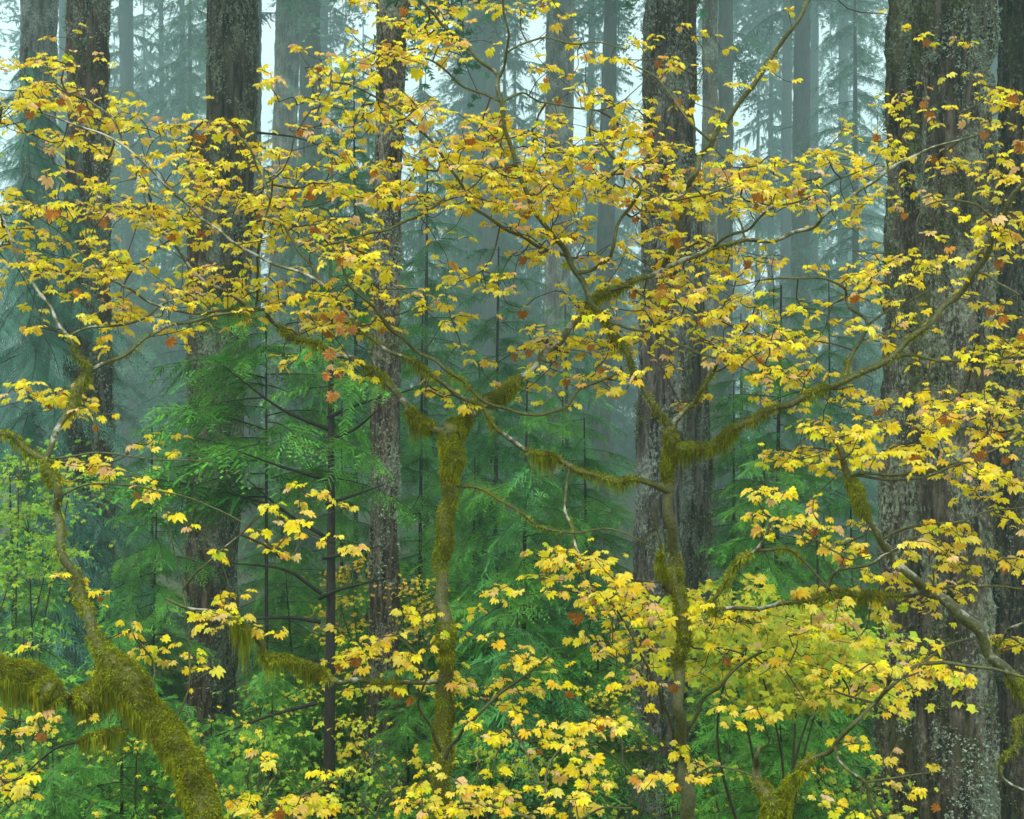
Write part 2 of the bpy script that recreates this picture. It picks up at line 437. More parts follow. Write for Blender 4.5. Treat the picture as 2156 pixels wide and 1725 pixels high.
# ------------------------------------------------------------------ tall trunks
def tall_trunk(label, edges, d, mat, furrow=0.02, detail=1.0, top=24.0, lichen=0, boughs=0, bough_z=(5, 16), name='fir_tree',
               stubs=0, broken=None, crown=0, seed=0, bough_scale=1.0, bmesh=None):
    """edges: [(y, x_left, x_right)] measured down the trunk; built as a furrowed column standing on the floor"""
    rg = np.random.default_rng(1000 + seed)
    k_ = far(d) / d; d = far(d); tall = top > 20 and broken is None
    top = max(34.0, CZ + 0.30 * d + 18) if top > 20 else CZ + 0.30 * d
    crown = (70 if d < 30 else 46) if tall else 0
    bough_z = (CZ - 0.02 * d, CZ + 0.34 * d); bough_scale *= max(1.0, k_ * 0.8)
    e = sorted(edges)
    pts = []
    for y, xl, xr in e:
        c = P((xl + xr) / 2, y, d); r = (xr - xl) / 2 * KW * d / PW
        pts.append((c[2], c[0], r))
    pts.sort()
    z = np.array([p[0] for p in pts]); x = np.array([p[1] for p in pts]); r = np.array([p[2] for p in pts])
    sx = (x[-1] - x[0]) / (z[-1] - z[0]); sr = min(0, (r[-1] - r[0]) / (z[-1] - z[0]))
    x0 = x[0] + sx * (0 - (z[0])) * 0.3
    zb = float(gz(x[0], d)) - 0.3
    ztop = P(0, broken, d)[2] if broken is not None else top
    vis0, vis1 = max(zb, CZ - 0.30 * d), min(ztop, CZ + 0.30 * d)
    px = KW * d / 1024.0
    dz = max(0.018, 2.0 * px) / detail
    Z = np.concatenate([np.linspace(zb, vis0, 6, endpoint=False) if vis0 > zb + .05 else [], np.arange(vis0, vis1, dz), np.linspace(vis1, ztop, 10)[0 if broken is None else 0:]])
    Z = np.unique(np.round(Z, 4))
    X = np.interp(Z, z, x); X = np.where(Z > z[-1], x[-1] + sx * (Z - z[-1]), X); X = np.where(Z < z[0], x[0] + sx * (Z - z[0]), X)
    R = np.interp(Z, z, r); R = np.where(Z > z[-1], np.maximum(r[-1] + sr * (Z - z[-1]), 0.25 * r[-1]), R)
    R = R * (1 + 0.35 * np.exp(-(Z - zb) / 0.6))
    rm = float(np.mean(R))
    nf = int(np.clip(math.pi * rm * 1.15 / max(0.014, 1.7 * px) * detail, 10, 190)); nb = max(6, nf // 5)
    a = np.concatenate([np.linspace(-math.pi * 1.08, 0.08 * math.pi, nf, endpoint=False), np.linspace(0.08 * math.pi, 0.92 * math.pi, nb, endpoint=False)])
    AA, ZZ = np.meshgrid(a, Z); RR = np.interp(ZZ, Z, R); XX = np.interp(ZZ, Z, X)
    ca, sa = np.cos(AA), np.sin(AA)
    s = 1.0
    # long furrows, broken into plates, plus lumps
    wx = vnoise(ca * rm * 5, sa * rm * 5, ZZ * 1.4, seed + 1) * 0.10
    u = ca * rm + wx; v = sa * rm + wx
    f1 = 1 - np.abs(2 * vnoise(u * 11, v * 11, ZZ * 1.7, seed + 2) - 1)
    f2 = 1 - np.abs(2 * vnoise(u * 24, v * 24, ZZ * 5, seed + 3) - 1)
    f3 = vnoise(ca * rm * 3 + 5, sa * rm * 3, ZZ * 0.7, seed + 4)
    f4 = vnoise(u * 60, v * 60, ZZ * 38, seed + 5)
    D = furrow * (0.8 - 2.4 * f1 ** 2.0) + furrow * 0.9 * (0.5 - f2 ** 1.6) + (f3 - 0.5) * rm * 0.10 + (f4 - 0.5) * furrow * 0.7
    r2 = RR + D
    if broken is not None:
        jag = (vnoise(ca * 3 + 9, sa * 3, ZZ * 0 + 1, seed) * 0.55)
        ZZ = np.minimum(ZZ, ztop - jag * 0.9)
    base = np.array([x[0] + sx * (zb - z[0]), d, zb])
    V = np.stack([XX + ca * r2, d + sa * r2, ZZ], -1) - base
    nr, ns = AA.shape
    i = np.arange(nr - 1)[:, None] * ns; j = np.arange(ns)[None, :]; k = (j + 1) % ns
    Q = np.stack([i + j, i + k, i + ns + k, i + ns + j], -1).reshape(-1, 4)
    root = thing(name, label, 'tree', base)
    Vf = V.reshape(-1, 3)
    capc = len(Vf); Vf = np.vstack([Vf, Vf[-ns:].mean(0) - (0, 0, 0.15 if broken is not None else 0)])
    T = np.stack([(nr - 1) * ns + np.arange(ns), (nr - 1) * ns + (np.arange(ns) + 1) % ns, np.full(ns, capc)], -1)
    tr = obj('trunk', make_mesh('trunk', Vf, T, Q, [mat], smooth=True), root)
    if lichen:
        bag = Bag()
        cand = rg.integers(0, ns, lichen * 4); rows = rg.integers(0, nr, lichen * 4)
        zz = Z[rows]; ok = (zz > vis0) & (zz < vis1) & (cand < nf)
        cand, rows = cand[ok], rows[ok]
        pos = V[rows, cand]
        m = vnoise(pos[:, 0] * 3.2, pos[:, 1] * 3.2, pos[:, 2] * 2.0, seed + 9) * 0.65 + 0.35 * vnoise(pos[:, 0] * 11, pos[:, 1] * 11, pos[:, 2] * 8, seed + 10)
        sel = np.argsort(-(m + rg.uniform(0, 0.12, len(m))))[:lichen]
        kind = vnoise(pos[:, 0] * 1.4 + 4, pos[:, 1] * 1.4, pos[:, 2] * 0.9, seed + 12)
        for q in sel:
            p = pos[q]; nrm = np.array([ca[0, cand[q]], sa[0, cand[q]], 0.0])
            sz = rg.uniform(0.010, 0.030) * (1 + 0.25 * (d / 13 - 1))
            c = np.array([0.42, 0.48, 0.35]) if kind[q] < 0.52 else np.array([0.19, 0.21, 0.075])
            c = c * rg.uniform(0.35, 1.2)
            nn = 4
            ax = rg.normal(0, 1, (nn, 3)); ax[:, :] += nrm * 0.8; ax /= np.linalg.norm(ax, axis=1)[:, None]
            bx = np.cross(ax, rg.normal(0, 1, (nn, 3))); bx /= np.linalg.norm(bx, axis=1)[:, None] + 1e-9
            pp = p + rg.normal(0, sz * 0.5, (nn, 3))
            VV = np.stack([pp - bx * sz * 0.45, pp + bx * sz * 0.45, pp + ax * sz + bx * sz * 0.2], 1).reshape(-1, 3)
            bag.add(VV, np.arange(3 * nn).reshape(-1, 3), None, c)
        obj('lichen', bag.mesh('lichen', [M['lichen']]), tr, 'stuff')
    for sI in range(stubs):
        zz = rg.uniform(CZ - 0.1 * d, CZ + 0.28 * d); ang = rg.choice([rg.uniform(-0.4, 0.3), math.pi + rg.uniform(-0.3, 0.4)])
        rr = float(np.interp(zz, Z, R)); xx = float(np.interp(zz, Z, X)) - base[0]
        L = rg.uniform(0.3, 1.4) * k_; dr = np.array([math.cos(ang), math.sin(ang) * 0.6, rg.uniform(-0.35, 0.05)])
        st = np.array([xx, 0, zz - base[2]]) + dr * rr * 0.8
        C = catmull(np.array([st, st + dr * L * 0.5 + (0, 0, 0.03), st + dr * L + (0, 0, -0.12 * L)]), 0.15)
        Vt, Qt = tube(C, np.linspace(0.018, 0.004, len(C)) * k_, 5)
        obj('dead_branch', make_mesh('dead_branch', Vt, None, Qt, [M['bark_thin']], smooth=True), root)
    for b in range(crown):  # unseen crown boughs above the frame, added to block sky light
        zz = rg.uniform(CZ + 0.31 * d + 3.0, top - 1); xx = float(np.interp(zz, Z, X)) - base[0]
        put_bough(FARB, root, (xx, 0, zz - base[2]), b * 2.399, rg.uniform(-0.45, 0.0), rg.uniform(-0.3, 0.3), rg.uniform(1.5, 2.6) * max(1, d / 45), rg)
    for b in range(boughs):
        zz = rg.uniform(*bough_z); ang = rg.uniform(0, 2 * math.pi)
        xx = float(np.interp(zz, Z, X)) - base[0]
        put_bough(bmesh or FARB, root, (xx, 0, zz - base[2]), ang, rg.uniform(-0.5, 0.05), rg.uniform(-0.3, 0.3), bough_scale * rg.uniform(0.7, 1.35), rg)
    return root

TT = tall_trunk
# near and middle trunks, left to right
TT('mossy conifer trunk nearest the left edge, rising behind the bluish cedar', [(0, 46, 122), (400, 42, 116), (900, 38, 112), (1500, 32, 112)], 21, M['bark_grey'], 0.016, 1.0, lichen=900, stubs=2, seed=1, crown=34)
TT('brown furrowed conifer trunk second from the left edge', [(0, 143, 228), (500, 138, 232), (1000, 134, 240), (1725, 126, 246)], 16, M['bark_brown'], 0.018, 1.0, lichen=2600, seed=2, crown=34)
TT('reddish snag with a broken top among yellow leaves, left of centre', [(240, 397, 466), (800, 394, 462), (1725, 388, 462)], 16.2, M['bark_brown'], 0.018, 1.0, lichen=900, broken=235, seed=3)
TT('thick lichen-crusted conifer trunk leaning just behind the broken snag', [(0, 437, 541), (400, 430, 535), (800, 420, 520), (1200, 408, 502), (1725, 400, 494)], 17.5, M['bark_fir'], 0.02, 1.0, lichen=2600, stubs=2, seed=4, crown=34)
TT('slender dark conifer trunk with scaly bark, left of the picture centre', [(0, 795, 856), (500, 786, 846), (1100, 777, 838), (1725, 774, 846)], 14, M['bark_pale'], 0.012, 1.0, lichen=1800, seed=5, crown=34)
TT('grey furrowed conifer trunk right of centre behind the forked maple', [(0, 1357, 1466), (500, 1350, 1466), (950, 1338, 1440), (1400, 1328, 1430), (1725, 1322, 1430)], 15, M['bark_grey'], 0.018, 1.0, lichen=2600, seed=6, crown=34)
TT('narrower grey trunk touching the right side of the furrowed centre-right trunk', [(600, 1405, 1480), (950, 1424, 1499), (1400, 1424, 1494), (1725, 1420, 1500)], 16.0, M['bark_grey'], 0.016, 1.0, lichen=1200, seed=7, broken=300)
TT('broadest conifer trunk at right, thick furrowed bark with grey-green lichen', [(0, 1925, 2090), (600, 1928, 2088), (1200, 1932, 2086), (1725, 1930, 2092)], 13, M['bark_fir'], 0.03, 1.0, lichen=5000, seed=8, crown=34)
TT('dark trunk fused to the left side of the broadest right trunk', [(0, 1864, 1985), (600, 1864, 1980), (1200, 1851, 1970), (1725, 1840, 1965)], 13.4, M['bark_fir'], 0.026, 1.0, lichen=3200, seed=9, crown=34)
TT('mossy furrowed trunk cut off by the right edge', [(0, 2106, 2250), (600, 2098, 2245), (1200, 2092, 2240), (1725, 2088, 2240)], 14, M['bark_fir'], 0.026, 1.0, lichen=1600, seed=10, crown=34)
# trunks standing in the mist
TT('thin pale trunk in mist between the two leftmost big trunks', [(0, 124, 142), (1000, 120, 140)], 42, M['bark_far'], 0.02, 1, boughs=10, seed=11)
TT('straight misty trunk right of the second big trunk from the left', [(0, 250, 274), (900, 262, 286)], 38, M['bark_far'], 0.02, 1, boughs=16, seed=12, stubs=3)
TT('very thin faint sapling trunk in mist with orange-tinged sprays around it', [(40, 334, 344), (900, 342, 354)], 46, M['bark_far'], 0.01, 1, boughs=22, seed=13, top=16)
TT('dim trunk hiding behind the right flank of the leaning lichen trunk', [(0, 528, 551), (1000, 505, 548)], 30, M['bark_far'], 0.02, 1, boughs=6, seed=14, stubs=3)
TT('grey-blue misty trunk leaning left between the broken snag and the slender dark trunk', [(0, 582, 633), (500, 568, 620), (1100, 545, 600)], 30, M['bark_grey'], 0.018, 1, boughs=8, seed=15, stubs=5)
TT('faint trunk in mist just left of the slender dark trunk', [(0, 666, 692), (900, 640, 668)], 48, M['bark_far'], 0.02, 1, boughs=20, seed=16)
TT('stout misty trunk low behind the young hemlock with bare stem', [(500, 625, 680), (1300, 612, 690)], 33, M['bark_far'], 0.02, 1, seed=17, top=10)
TT('left one of the twin pale trunks in mist at top centre', [(0, 985, 1016), (900, 980, 1018)], 46, M['bark_far'], 0.02, 1, boughs=8, seed=18)
TT('right one of the twin pale trunks in mist at top centre', [(0, 1018, 1052), (900, 1016, 1060)], 40, M['bark_far'], 0.02, 1, boughs=8, seed=19)
TT('grey misty trunk directly left of the gap before the centre-right trunk', [(0, 1150, 1212), (600, 1146, 1202), (1400, 1136, 1196)], 27, M['bark_grey'], 0.018, 1, boughs=4, seed=20, stubs=3, lichen=500)
TT('narrow dark misty trunk with stubby branches left of the furrowed centre-right trunk', [(0, 1272, 1300), (700, 1250, 1290), (1200, 1240, 1280)], 32, M['bark_far'], 0.015, 1, boughs=6, seed=21, stubs=6)
TT('faint thin trunk in mist between two grey trunks near the centre', [(0, 1240, 1254), (1000, 1224, 1244)], 50, M['bark_far'], 0.01, 1, boughs=14, seed=22)
TT('dark mossy narrow trunk right behind the furrowed centre-right trunk', [(0, 1480, 1512), (700, 1474, 1512), (1200, 1468, 1506)], 24, M['bark_fir'], 0.016, 1, seed=23, lichen=500)
TT('dim trunk in mist right beside the dark mossy narrow trunk', [(0, 1512, 1544), (1000, 1508, 1542)], 31, M['bark_far'], 0.02, 1, boughs=8, seed=24, stubs=3)
TT('palest misty trunk left of the dark pair in the right-hand gap', [(0, 1648, 1668), (1000, 1638, 1664)], 44, M['bark_far'], 0.02, 1, boughs=8, seed=25)
TT('darker of the trunks in the misty gap left of the broadest trunk', [(0, 1673, 1706), (900, 1660, 1706)], 33, M['bark_far'], 0.02, 1, boughs=6, seed=26, stubs=4)
TT('faint trunk in mist hugging the right side of the darker gap trunk', [(0, 1706, 1724), (900, 1702, 1722)], 50, M['bark_far'], 0.02, 1, boughs=18, seed=27)
TT('faint trunk in the mist nearest the broadest trunk on its left', [(0, 1766, 1786), (900, 1762, 1786)], 52, M['bark_far'], 0.02, 1, boughs=22, seed=28)
TT('sliver of a misty trunk seen between the two rightmost trunks', [(0, 2086, 2106), (900, 2080, 2104)], 36, M['bark_far'], 0.02, 1, seed=29)

# ------------------------------------------------------------------ hemlocks and the cedar
def young_hemlock(label, x, d, apex, rpx, n, length, lean=0.0, meshes=None, seed=0, name='hemlock_tree', lowz=None, bias=None, pitch=(-0.28, 0.12), taper=0.75, mat=None):
    """x: trunk on the grid at eye level; apex: grid row of its tip"""
    rg = np.random.default_rng(3000 + seed)
    length *= far(d) / d; d = far(d)
    if d > 33: meshes = FARB
    top = P(x + lean, apex, d); b0 = P(x, PH / 2, d)
    zb = float(gz(b0[0], d)) - 0.15
    base = np.array([b0[0] - (top[0] - b0[0]) * 0.4, d, zb])
    C = catmull(np.array([base, (base + top) / 2 + (rg.normal(0, 0.03), 0, 0), top]), 0.25)
    R = np.linspace(1, 0.12, len(C)) ** taper * rpx * KW * d / PW
    V, Q = tube(C - base, R, 9, 0.10, seed)
    root = thing(name, label, 'tree', base)
    obj('trunk', make_mesh('trunk', V, None, Q, [mat or M['bark_thin']], smooth=True), root)
    H = top[2] - zb
    z0 = 0.06 * H if lowz is None else (lowz - zb)
    n = int(n * 2.5); length *= 0.74
    for i in range(n):
        f = (i + rg.uniform(0.1, 0.9)) / n
        zz = z0 + (H - z0) * f
        p = np.array([np.interp(zz + zb, C[:, 2], C[:, k]) for k in range(3)]) - base
        yaw = i * 2.399 + rg.uniform(-0.5, 0.5)
        if bias is not None and rg.random() < 0.55: yaw = bias + rg.normal(0, 0.7)
        L = length * (0.30 + 0.75 * (1 - f) ** 0.7) * rg.uniform(0.75, 1.2)
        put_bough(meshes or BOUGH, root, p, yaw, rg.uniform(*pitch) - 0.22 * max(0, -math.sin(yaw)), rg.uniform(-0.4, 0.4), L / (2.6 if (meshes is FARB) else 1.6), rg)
    return root

H = young_hemlock
h1 = H('young hemlock with bare dark stem left of the slender conifer trunk', 690, 10.0, 480, 15, 5, 0.9, 6, seed=1, lowz=3.6)
H('bright green hemlock spreading boughs leftward over the leaning lichen trunk', 560, 13, 600, 6, 11, 2.1, seed=2, bias=math.pi * 1.0, pitch=(-0.15, 0.25), lowz=3.3)
H('hemlock behind the middle mossy maple with a thin dark stem', 890, 17, 640, 7, 26, 1.7, seed=3)
H('hemlock with layered bluish sprays between the two forked maples', 1110, 13, 800, 8, 30, 1.6, meshes=BLUEB + BOUGH[:1], seed=4)
H('hemlock filling the gap behind the right limb of the right forked maple', 1645, 15, 600, 9, 30, 1.7, seed=5, meshes=BOUGH + BLUEB)
H('pointed young hemlock in light mist left of the broadest trunk', 1745, 18, 560, 5, 22, 1.5, seed=6, meshes=BLUEB)
H('low hemlock with flat sprays in front of the second big trunk from the left', 330, 13, 1060, 6, 16, 1.6, seed=7, bias=math.pi * 1.1)
H('hemlock standing behind the snag and the bare-stemmed hemlock', 590, 18.5, 900, 8, 28, 2.0, seed=8)
H('hemlock with broad drooping boughs left of the furrowed centre-right trunk', 1230, 16.5, 880, 7, 26, 2.0, seed=9, meshes=BOUGH + BLUEB)
H('dense hemlock below the right limb, its stem dark against green', 1610, 12, 930, 8, 26, 1.25, seed=10)
H('hemlock low down just left of the broadest trunk', 1720, 12, 1120, 7, 24, 1.0, seed=11)
H('dark hemlock at the left edge under the cedar', 20, 13, 980, 8, 24, 1.5, seed=12)
H('small hemlock low behind the slender conifer trunk', 770, 15.5, 1150, 6, 22, 1.7, seed=13)
H('small hemlock at bottom centre right of the middle maple', 1090, 10, 1290, 6, 24, 1.5, seed=14, meshes=BLUEB + BOUGH[:2])
H('small hemlock at the bottom under the yellow spray of the right maple', 1640, 10, 1480, 6, 20, 1.2, seed=15)
H('small hemlock at the bottom between snag and young bare-stemmed hemlock', 575, 10.5, 1400, 5, 20, 1.0, seed=16)
H('small dark hemlock at the lower left corner behind the leaning maple', 60, 10.5, 1380, 5, 20, 1.2, seed=17)
H('tiered hemlock low down between the second big trunk and the snag', 320, 18, 900, 7, 28, 1.9, seed=41)
H('small hemlock filling the space between slender conifer and middle maple', 860, 11.5, 1400, 5, 18, 0.9, seed=42)
H('broad hemlock deep behind the middle maple and its right-hand neighbour', 1010, 19.5, 760, 8, 30, 2.2, seed=43, meshes=BLUEB + BOUGH)
H('tiered hemlock right behind the slender conifer trunk', 720, 16.5, 840, 6, 24, 1.9, seed=44)
H('hemlock with flat tiers just right of the middle maple', 1000, 15, 960, 6, 24, 1.8, seed=45)
H('tiered hemlock in front of the grey misty trunk', 1185, 18, 830, 6, 24, 1.9, seed=46, meshes=BOUGH + BLUEB)
H('hemlock whose sprays show right of the furrowed trunks', 1545, 17, 800, 7, 26, 2.0, seed=47)
H('low hemlock showing between the leftmost trunk and the second one', 95, 18, 1000, 6, 22, 1.7, seed=48)
H('low tiered hemlock between snag and bare-stemmed hemlock', 600, 15, 1180, 5, 20, 1.6, seed=49)
H('hemlock low between the right maple trunk and the broadest trunk', 1790, 16, 1000, 6, 24, 1.7, seed=50, meshes=BOUGH + BLUEB)
H('low hemlock at the foot of the narrow trunks left of the furrowed one', 1260, 13, 1250, 5, 20, 1.2, seed=51)
H('low hemlock sprays behind the bend of the leaning mossy maple', 250, 9.6, 1330, 5, 18, 1.1, seed=52)
H('low hemlock sprays in front of the snag foot', 445, 9.4, 1500, 4, 14, 0.9, seed=53)
H('hemlock tuft at the bottom left corner', 110, 8.8, 1560, 4, 14, 0.9, seed=54)
H('low hemlock at the bottom between the furrowed trunk and the right maple', 1530, 11, 1380, 5, 18, 1.0, seed=55)
H('misty slender hemlock just left of the slender conifer trunk', 745, 20, 130, 7, 34, 1.7, seed=18, meshes=BLUEB, lowz=3.5)
H('misty hemlock right of the slender conifer trunk with drooping dark boughs', 900, 21, 330, 8, 30, 2.2, seed=19, meshes=BLUEB)
H('misty hemlock in front of the twin pale trunks', 1050, 19, 520, 8, 26, 2.0, seed=20, meshes=BLUEB)
H('soft green hemlock behind the grey misty trunk', 1190, 22, 640, 8, 24, 2.0, seed=21, meshes=BLUEB)
H('tall misty hemlock with a green bough crossing the right-hand gap', 1800, 30, -60, 11, 40, 3.0, seed=22, meshes=FARB)
H('misty hemlock with fine grey sprays at upper left', 400, 34, -100, 10, 44, 3.4, seed=23, meshes=FARB)
H('misty hemlock standing behind the leftmost trunks', 215, 24, 640, 8, 26, 2.0, seed=24, meshes=BLUEB)
H('hemlock in mist between the slender conifer and the leaning misty trunk', 640, 26, 300, 9, 34, 2.4, seed=25, meshes=BLUEB)
H('low misty hemlock behind the narrow trunks right of centre', 1560, 24, 660, 8, 26, 2.2, seed=26, meshes=BLUEB)

cd = H('western redcedar with bluish drooping fronds at the left edge', 55, 15.5, 100, 20, 46, 1.9, seed=40, meshes=CEDB, name='cedar_tree', bias=-0.9, pitch=(-0.15, 0.2), lowz=1.2, mat=M['bark_brown'])

# dead side branches of the bare-stemmed hemlock
for x0, y0, x1, y1, x2, y2 in [(693, 905, 590, 860, 470, 770), (693, 925, 745, 905, 800, 860), (690, 1010, 600, 985, 500, 950), (688, 1060, 740, 1045, 810, 1020),
                               (684, 1130, 610, 1085, 520, 1010), (690, 880, 760, 850, 870, 820), (676, 1250, 600, 1200, 480, 1185), (674, 1310, 600, 1300, 470, 1310),
                               (670, 1395, 600, 1385, 540, 1372), (680, 1175, 740, 1165, 800, 1150), (672, 1260, 720, 1240, 830, 1215), (668, 1480, 560, 1510, 430, 1560)]:
    C = catmull(np.array([P(x0, y0, 10), P(x1, y1, 9.85), P(x2, y2, 9.6)]), 0.08) - np.array(h1.location)
    V, Q = tube(C, np.linspace(0.017, 0.004, len(C)), 6, 0.15)
    obj('dead_branch', make_mesh('dead_branch', V, None, Q, [M['bark_thin']], smooth=True), h1)

# distant wood: reads as one soft mass in the mist
def distant_forest():
    rg = np.random.default_rng(55); bag = Bag()
    for i in range(175):
        d = rg.uniform(90, 225); x = rg.uniform(-0.5, 0.5) * KW * d * 1.25
        hgt = rg.uniform(24, 56); zb = -2.4; r = rg.uniform(0.15, 0.34)
        top = CZ + 0.31 * d
        V, Q = tube(np.array([[x, d, zb], [x, d, zb + hgt * 0.5], [x + rg.normal(0, .2), d, zb + hgt]]), [r, r * 0.7, r * 0.15], 7)
        bag.add(V, None, Q, (0.05, 0.045, 0.04))
        nb = int(hgt * 3.2)
        for b in range(nb):
            f = rg.random(); z = zb + hgt * (0.05 + 0.92 * f); L = (1.5 + 4.5 * (1 - f) ** 0.8) * rg.uniform(0.6, 1.1)
            if z > top: continue
            an = rg.uniform(0, 2 * math.pi); dr = np.array([math.cos(an), math.sin(an), rg.uniform(-0.55, -0.05)])
            sd = np.array([-dr[1], dr[0], 0])
            k = 26; t = np.sort(rg.uniform(0.03, 1, k))
            ax = np.array([x, d, z]) + np.outer(t * L, dr); ax[:, 2] -= 0.15 * L * t ** 2
            c = np.array([0.045, 0.125, 0.06]) * rg.uniform(0.6, 1.4)
            for sg in (-1, 0, 1):
                ln = L * 0.42 * (1.08 - t)[:, None] * rg.random((k, 1)) ** 1.6 + 0.12
                tip = ax + (sg * sd * 0.7 + dr * 0.4 + np.array([0, 0, -0.75]) + rg.normal(0, 0.4, (k, 3))) * ln
                w = dr * rg.uniform(0.04, 0.12, (k, 1))
                bag.add(np.stack([ax - w, ax + w, tip], 1).reshape(-1, 3), np.arange(3 * k).reshape(-1, 3), None, c)
    o = obj('distant_forest', bag.mesh('distant_forest', [M['needle']]), None, 'stuff')
    o['label'] = 'far conifers fading into blue-green mist behind the trunks'; o['category'] = 'forest'
distant_forest()

# ------------------------------------------------------------------ maple leaves
def leaf_shape(seed, small=False):
    """rounded palmate leaf with pointed lobes and a stalk; attaches at the origin, blade along +X, upper side +Z"""
    rg = np.random.default_rng(seed)
    angs = [0, 36, 73, 110, 145] if not small else [0, 55, 112]
    lens = [1.0, 0.97, 0.86, 0.68, 0.50] if not small else [1, .9, .62]
    lobes = [(-a, l) for a, l in zip(angs[:0:-1], lens[:0:-1])] + list(zip(angs, lens))
    out = []
    for i, (a, l) in enumerate(lobes):
        l = l * rg.uniform(0.9, 1.08); a = a + rg.normal(0, 2)
        if i > 0:
            pa = (a + lobes[i - 1][0]) / 2; out.append((pa, 0.74 * (l + lobes[i - 1][1]) / 2 * rg.uniform(0.92, 1.08), 0))
        if not small: out.append((a - 10, l * 0.87, 1))
        out.append((a, l, 2))
        if not small: out.append((a + 10, l * 0.87, 1))
    stalk = 0.55
    cup = rg.uniform(-0.15, 0.5); fold = rg.uniform(-0.1, 0.55); twist = rg.normal(0, 0.25); crease = rg.uniform(0.06, 0.17)
    V = [(stalk, 0, 0)]
    for a, r, kd in out:
        x = r * math.cos(math.radians(a)); y = r * math.sin(math.radians(a))
        z = -cup * r * r * 0.8 + abs(y) * fold * 0.5 + twist * x * y + (crease if kd == 0 else (-crease if kd == 2 else 0)) + rg.normal(0, 0.02)
        V.append((x * 0.62 + stalk, y * 0.62, z * 0.62))
    n = len(out)
    T = [(0, i, i + 1) for i in range(1, n)]
    V += [(0, 0, 0.03), (0, 0.022, 0.03), (stalk * 0.5, -0.012, 0.10), (stalk * 0.5, 0.012, 0.10), (stalk + 0.02, 0.008, 0.005)]
    T += [(n + 1, n + 3, n + 4), (n + 1, n + 4, n + 2), (n + 3, n + 5, n + 4)]
    V = np.array(V)
    bend = rg.uniform(-0.05, 0.35); V[:, 2] -= bend * np.clip(V[:, 0] - stalk * 0.6, 0, 9) ** 2      # blade tips hang
    return V, np.array(T)
LEAF = [leaf_shape(500 + i) for i in range(18)]
LEAF_ME = [make_mesh('leaf', V, T, None, [M['leaf']]) for V, T in LEAF]
SMALL = [leaf_shape(560 + i, True) for i in range(6)]

def leaf_color(rg, green=0.0, pale=0.0):
    r = rg.random()
    if rg.random() < green: c = np.array([0.56, 0.60, 0.03])
    elif r < 0.56: c = np.array([0.89, 0.72, 0.02])
    elif r < 0.74: c = np.array([0.88, 0.62, 0.03])
    elif r < 0.89: c = np.array([0.89, 0.74, 0.09])
    elif r < 0.955: c = np.array([0.83, 0.54, 0.24])
    elif r < 0.975: c = np.array([0.72, 0.38, 0.06])
    else: c = np.array([0.70, 0.70, 0.02])
    if rg.random() < pale: c = c * 0.6 + np.array([0.82, 0.60, 0.16]) * 0.4
    return np.clip(c * rg.uniform(0.88, 1.08) * rg.uniform(0.94, 1.06, 3), 0, 0.9)

# leaf density on a 40 x 32 grid
GRID = """
0000000000000014332433320122102201220000
1111000000001233322222223121100010000110
3333321100013232121023322211101110010100
3444431100123443112012233211100000222333
3444556542333334553213344422010122444445
1332333444343214455345666433212233443434
1111334555555435556667777643445544544334
3123433555566545566677777776566544443211
5445654344567632213456666654222442212212
5555533323444420111156655543111211112121
5555534444333444222224543324444332444321
4434555566555544323312344345443222554212
0233334332445543432222343456554431334313
0012011100134200242245444346666420123433
0000000000001200023124443322456653213444
2232000000001100130012122001111223235555
0000110000000000020000000000000364234566
0002321000000000000000000000000356676666
0034310000000000000000000000000112542222
0011000102102100000000001100112113112233
0000000232344100000000200000224432234324
0000000022211210000002201100002323234444
0022000001211100011001121211000022355432
0013441221210025533300256655444442443211
1000210000220034413301325666765554110032
3200022100000243200445313455665444301210
4000100000000345566444022313535433443110
5400000000000011023321123000422211200000
4540000000000000000223431020003300000000
3200000000002200002223431003300002212000
4410000000343200023111132202220023221000
2110000003542120453455410000000344202100
""".split()
GRID = [r.ljust(40, '0')[:40] for r in GRID]

